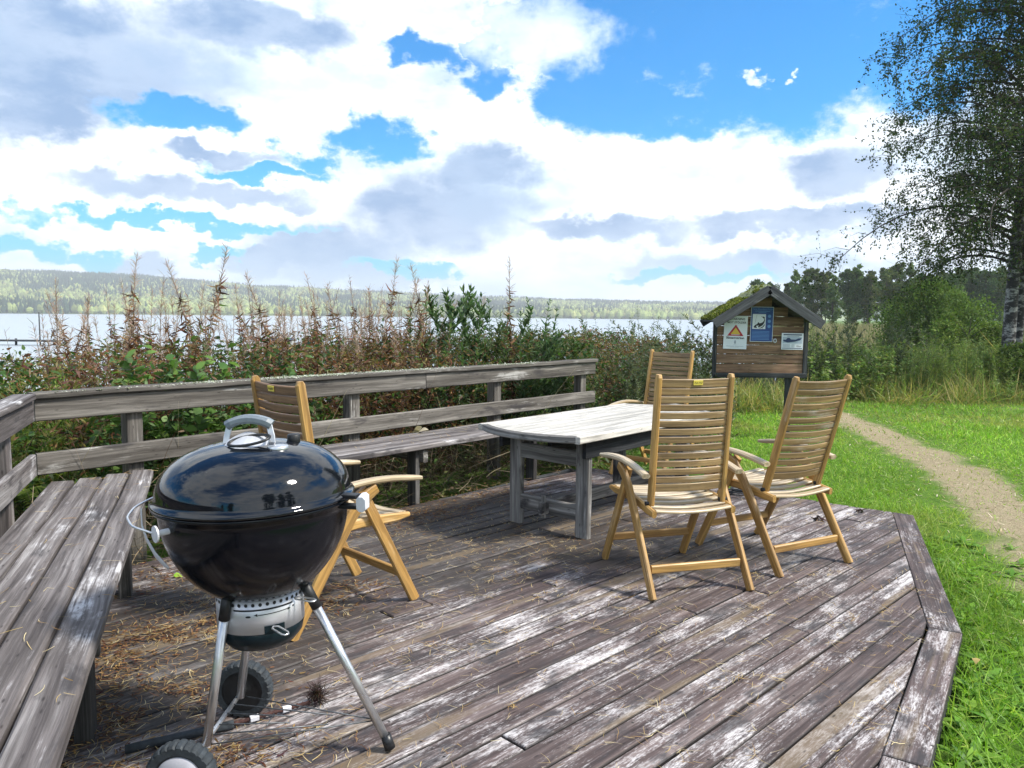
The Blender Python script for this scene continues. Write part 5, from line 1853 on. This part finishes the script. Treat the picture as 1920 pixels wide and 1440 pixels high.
# ================================================================ jetty, pole and boat on the lake
jet = empty('jetty', (-39, 60, -1.2), label='low dark jetty on the lake at the far left', cat='jetty')
t_ = MB(); t_.bar((-8, 0, .35), (3.6, 0, .35), 1.2, .12); t_.build('jetty_deck', M['darkwood'], jet)
for x in (-6, -3, 0, 3):
    t_ = MB(); t_.tube([(x, .5, -1), (x, .5, .5)], .09, 8); t_.build('pile', M['darkwood'], jet)
t_ = MB(); t_.tube([(-36.8, 60, -2), (-36.8, 60, 1.35)], [.06, .045], 8)
t_.build('mooring_pole', M['darkwood'], label='thin upright pole in the lake beside the jetty at left', cat='pole')
bt = empty('moored_boat', (-18.2, 60, -1.0), .4, label='small moored boat under a dark blue cover, glimpsed through the stems', cat='boat')
t_ = MB()
st_ = np.linspace(-2.1, 2.1, 11)
rings = []
for x in st_:
    q = (x + 2.1) / 4.2; wd2 = .8 * math.sin(math.pi * min(1, .25 + q * .72)) ** .6 * (1 - max(0, q - .75) * 3); wd2 = max(.05, wd2)
    rings.append([V(x, -wd2, .5 + .12 * q), V(x, -wd2 * .7, .05), V(x, 0, -.08), V(x, wd2 * .7, .05), V(x, wd2, .5 + .12 * q)])
t_.ring_strip(rings, rings, .3, closed=False, cap=True, smooth=True)
t_.build('hull', plain('boat_hull', (.5, .5, .48), .4), bt)
t_ = MB()
rings = [[r[0] + V(0, 0, .01), r[0] * .5 + r[4] * .5 + V(0, 0, .30), r[4] + V(0, 0, .01)] for r in rings]
t_.ring_strip(rings, rings, .3, closed=False, cap=True, smooth=True)
t_.build('cover', plain('blue_tarpaulin', (.015, .035, .09), .8), bt)
bt.scale = (.55, .55, .6)

# ================================================================ litter on the deck
def needles(x, y, z, L, W, cols, jit=.25, ang=None):
    n = len(x)
    a = rng.uniform(0, 6.28, n) if ang is None else ang
    dv = np.stack([np.cos(a), np.sin(a), rng.normal(0, .05, n)], -1)
    return leaves(np.stack([x, y, z], -1), dv, np.tile([0, 0, 1.0], (n, 1)) + rng.normal(0, .25, (n, 3)), L, W, pick(n, cols, jit), bend=rng.uniform(-.12, .12, n), side=rng.uniform(-.55, .55, n), prof=(.8, 1, .9, .4))


YN = [(.42, .30, .12), (.50, .38, .18), (.34, .21, .08), (.55, .46, .27), (.28, .17, .07)]
parts = []
n = 4000
x = rng.uniform(-2.6, 2.9, n); y = rng.uniform(.9, 7.1, n)
kp = in_deck(x, y, -.02) & ((fbm(x * 1.7, y * 1.7, 3, 90) + rng.random(n) * .9) > .12)
x, y = x[kp], y[kp]
# pairs and small stars of needles
x = np.repeat(x, 2) + rng.normal(0, .008, 2 * len(x)); y = np.repeat(y, 2) + rng.normal(0, .008, len(x))
n = len(x)
parts.append(needles(x, y, np.full(n, .008) + rng.random(n) * .004, rng.uniform(.025, .06, n), rng.uniform(.0012, .0022, n), YN))
# star clusters
cx = rng.uniform(-1.6, 2.4, 150); cy_ = rng.uniform(1.5, 6, 150); kp = in_deck(cx, cy_, -.1); cx, cy_ = cx[kp], cy_[kp]
m_ = 9
x = np.repeat(cx, m_) + rng.normal(0, .012, m_ * len(cx)); y = np.repeat(cy_, m_) + rng.normal(0, .012, m_ * len(cx)); n = len(x)
parts.append(needles(x, y, np.full(n, .010) + rng.random(n) * .008, rng.uniform(.03, .06, n), rng.uniform(.0014, .0024, n), YN))
# denser yellow drifts near the bench and table
n = 3600
cc_ = [(-1.30, 3.40, .28, .20), (-1.15, 3.70, .30, .16), (-1.25, 2.60, .22, .30), (-.95, 2.2, .35, .18), (-.5, 5.0, .45, .35), (.3, 4.2, .6, .4), (-.2, 4.6, .5, .4), (-1.3, 3.0, .2, .3), (.9, 4.7, .5, .4), (-1.5, 3.9, .25, .2)]
ii = rng.integers(0, len(cc_), n); A_ = np.array(cc_)[ii]
x = A_[:, 0] + rng.normal(0, 1, n) * A_[:, 2]; y = A_[:, 1] + rng.normal(0, 1, n) * A_[:, 3]
kp = in_deck(x, y, -.03); x, y = x[kp], y[kp]; n = len(x)
parts.append(needles(x, y, np.full(n, .008) + rng.random(n) * .008, rng.uniform(.02, .055, n), rng.uniform(.0014, .0026, n), YN + [(.25, .12, .05)], .3))
v, f, c = merge(parts)
quick_mesh('pine_needles', v, f, M['needle'], col=c, kind='stuff', label='fallen yellow pine needles scattered over the deck boards', cat='needles')
parts = []
for (cx, cy_, sx, sy, n, rot) in [(-1.22, 3.42, .30, .07, 1100, .5), (-1.05, 3.72, .24, .07, 800, .5), (-1.32, 2.66, .22, .07, 750, .35), (-1.42, 2.42, .22, .08, 700, .4), (-1.55, 3.05, .10, .22, 900, .2), (-.62, 5.25, .30, .14, 900, .6), (-1.0, 2.28, .16, .06, 500, .4), (-.2, 5.9, .5, .16, 1200, .7), (-1.75, 4.0, .2, .16, 700, .4)]:
    a = rng.normal(0, sx, n); b_ = rng.normal(0, sy, n)
    x = cx + a * math.cos(rot) - b_ * math.sin(rot); y = cy_ + a * math.sin(rot) + b_ * math.cos(rot)
    kp = in_deck(x, y, -.02) & (fbm(x * 9, y * 9, 3, 95) > -.25); x, y, a, b_ = x[kp], y[kp], a[kp], b_[kp]; m_ = len(x)
    z = .004 + .016 * np.exp(-(a / sx) ** 2 - (b_ / sy) ** 2) * rng.random(m_)
    parts.append(needles(x, y, z, rng.uniform(.008, .035, m_), rng.uniform(.0025, .007, m_), [(.15, .07, .035), (.10, .045, .025), (.22, .12, .05), (.07, .035, .025), (.30, .19, .08)], .3, ang=rot + rng.normal(0, .9, m_)))
v, f, c = merge(parts)
quick_mesh('brown_litter', v, f, M['dryleaf'], col=c, kind='stuff', label='drifts of rusty brown bark and leaf litter on the shaded deck', cat='litter')
# needles on the bench seats
parts = []
n = 130
s = rng.uniform(.2, 3.4, n); d = rng.uniform(.08, .57, n)
x = C0[0] + l_[0] * s + k_[0] * d; y = C0[1] + l_[1] * s + k_[1] * d
parts.append(needles(x, y, np.full(n, SZ + .009), rng.uniform(.025, .07, n), .002, YN + [(.6, .5, .3)]))
n = 420
s = rng.uniform(.1, 4.8, n); d = .07 + .5 * rng.random(n) ** 1.5
x = C0[0] + e_[0] * s + n_[0] * d; y = C0[1] + e_[1] * s + n_[1] * d
parts.append(needles(x, y, np.full(n, SZ + .006), rng.uniform(.025, .07, n), .0024, YN))
v, f, c = merge(parts)
quick_mesh('bench_needles', v, f, M['needle'], col=c, kind='stuff', label='a few dry needles lying on the bench seats', cat='needles')
# lichen crust on the rail caps
n = 14000
s = rng.random(n) ** .85 * 5.2 - .02; w_ = rng.uniform(-.056, .056, n)
kp = (fbm(s * 3.2, w_ * 20, 3, 97) + rng.normal(0, .1, n) + .25 * np.cos((s - 1.6) * 1.1)) > .14
s, w_ = s[kp], w_[kp]; n = len(s)
x = cap[0] + e_[0] * s + n_[0] * w_; y = cap[1] + e_[1] * s + n_[1] * w_
v, f, c = leaves(np.stack([x, y, np.full(n, cap[2] + .0165)], -1), rdir(n, .15, .22), np.tile([0, 0, 1.0], (n, 1)) + rng.normal(0, .3, (n, 3)), rng.uniform(.004, .015, n), rng.uniform(.005, .013, n), pick(n, [(.50, .52, .45), (.36, .39, .32), (.60, .61, .55), (.24, .27, .16)], .2), bend=.3, prof=(.6, 1, .5))
quick_mesh('lichen', v, f, M['dryleaf'], col=c, kind='stuff', label='pale lichen crust on top of the back rail', cat='lichen')

# small single things
def leafthing(name, loc, label, cat, L, W, col, nl=1, mat='dryleaf'):
    n = nl
    v, f, c = leaves(np.tile(loc, (n, 1)) + rng.normal(0, .012 if n > 1 else 0, (n, 3)) * [1, 1, .3], rdir(n, .15, .3), rdir(n, 1.0), np.full(n, L) * rng.uniform(.6, 1.1, n), np.full(n, W), pick(n, [col], .2), bend=rng.uniform(.3, 1, n), prof=(.2, 1, .9, .5, .1))
    return quick_mesh(name, v, f, M[mat], col=c, label=label, cat=cat)


p = C0 + e_ * 2.75 + n_ * .10 + V(0, 0, SZ + .012)
leafthing('dead_leaf', p, 'pale curled dead leaf on the bench seat under the back rail', 'leaf', .09, .07, (.50, .45, .32), 5)
leafthing('dead_leaf', V(1.93, 3.62 - .55, .012), 'small yellow leaf on the deck near the right edge board', 'leaf', .035, .03, (.50, .38, .14))
leafthing('leaf_clump', V(2.15, 5.28, .012), 'dark shrivelled leaf clump on the deck right of the reclined chair, nearer one', 'leaves', .05, .012, (.06, .04, .03), 22)
leafthing('leaf_clump', V(2.55, 5.52, .012), 'dark shrivelled leaf clump close to the far corner of the deck', 'leaves', .05, .012, (.05, .035, .03), 18)
leafthing('green_leaf', V(-1.78, 3.0 + .98, .012), 'small bright green leaf on the deck beside the corner bench leg', 'leaf', .06, .035, (.25, .45, .05), 2, 'leaf')
t_ = MB(); q0 = C0 + e_ * 3.35 + n_ * .30 + V(0, 0, SZ + .012)
t_.tube([q0, q0 + e_ * .14 + n_ * .02 + V(0, 0, .006), q0 + e_ * .30 - n_ * .02], [.005, .006, .004], 6)
t_.build('red_stick', plain('reddish_bark', (.22, .05, .035), .7), label='reddish stick lying on the bench seat beside the table', cat='stick')
t_ = MB(); q0 = T0 + tl(L_ + .02, .42, tz + .016)
t_.tube([q0, q0 + ta * .05 - tb * .1 + V(0, 0, .012), q0 + ta * .04 - tb * .28 + V(0, 0, .008), q0 + ta * .02 - tb * .42], [.007, .008, .007, .004], 7)
t_.build('bare_stick', M['table'], label='bleached bare stick lying across the far end of the table', cat='stick')
# loose cable coil between the chairs and the lawn
pts = []
for k in range(90):
    a = k * .32; rr = .15 + .04 * math.sin(k * .7) + .03 * math.sin(k * .23)
    pts.append((1.95 + rr * 1.3 * math.cos(a), 6.02 + rr * .8 * math.sin(a), .012 + .03 * abs(math.sin(k * .11))))
t_ = MB(); t_.tube(pts, .006, 6)
t_.build('cable_coil', M['black'], label='loose coil of black cable on the deck behind the chairs', cat='cable')
# long brush lying on the boards under the grill
br_ = empty('grill_brush', (-.95, 2.49, 0), label='long brown brush with a dark handle and black bristles lying under the grill', cat='brush')
t_ = MB(); t_.tube([(-.27, -.155, .016), (0.02, .0, .018)], .014, 12); t_.build('handle', M['rubber'], br_)
bp_ = []
rb = plain('brown_bristle', (.06, .022, .018), .8, var=.3, bump=.6, scale=120)
t_ = MB()
pp = [V(.02, 0, .018) + (V(.24, .15, .02) - V(.02, 0, .018)) * q for q in np.linspace(0, 1, 40)]
t_.tube(pp, [.007 + .002 * math.sin(k * 2.2) for k in range(40)], 8); t_.build('bristle_rod', rb, br_)
for q in (.26, .68):
    a = V(.02, 0, .018) + V(.22, .15, .002) * q
    t_ = MB(); t_.bar(a - V(.012, .008, 0), a + V(.012, .008, 0), .019, .019, ch=.003); t_.build('white_tag', M['whiteplastic'], br_)
n = 380
v, f, c = leaves(np.tile([.26, .17, .035], (n, 1)) + rng.normal(0, .012, (n, 3)), rdir(n, .2), rdir(n), rng.uniform(.02, .05, n), .0018, pick(n, [(.02, .012, .01), (.05, .03, .025)]), bend=rng.uniform(-.6, .9, n), prof=(1, 1, .8, .4))
quick_mesh('bristle_tuft', v, f, M['dryleaf'], col=c, parent=br_)

# ================================================================ air
hz_m = bpy.data.materials.new('haze'); hz_m.use_nodes = True
t = NT(hz_m.node_tree); t.n.clear()
pv = t.node('ShaderNodeVolumePrincipled')
pv.inputs['Color'].default_value = (.93, .96, 1.0, 1); pv.inputs['Density'].default_value = .00042; pv.inputs['Anisotropy'].default_value = .1
o_ = t.node('ShaderNodeOutputMaterial'); t.l.new(pv.outputs[0], o_.inputs['Volume'])
t_ = MB()
hx, hy0, hy1, hz0, hz1 = 2700, -150, 2900, -6, 122
vs = [(x, y, z) for z in (hz0, hz1) for (x, y) in ((-hx, hy0), (hx, hy0), (hx, hy1), (-hx, hy1))]
t_.v = vs; t_.g = vs; t_.r = [0] * 8
t_.f = [(3, 2, 1, 0), (4, 5, 6, 7), (0, 1, 5, 4), (1, 2, 6, 5), (2, 3, 7, 6), (3, 0, 4, 7)]; t_.m = [0] * 6; t_.sm = [False] * 6
t_.build('haze', hz_m, kind='stuff')
# prototypes that were never planted
for o in gv:
    if o.name not in used:
        for ch in list(o.children): bpy.data.objects.remove(ch)
        bpy.data.objects.remove(o)
for lst in proto.values():
    for o in lst:
        if o.name not in used:
            for ch in list(o.children): bpy.data.objects.remove(ch)
            bpy.data.objects.remove(o)
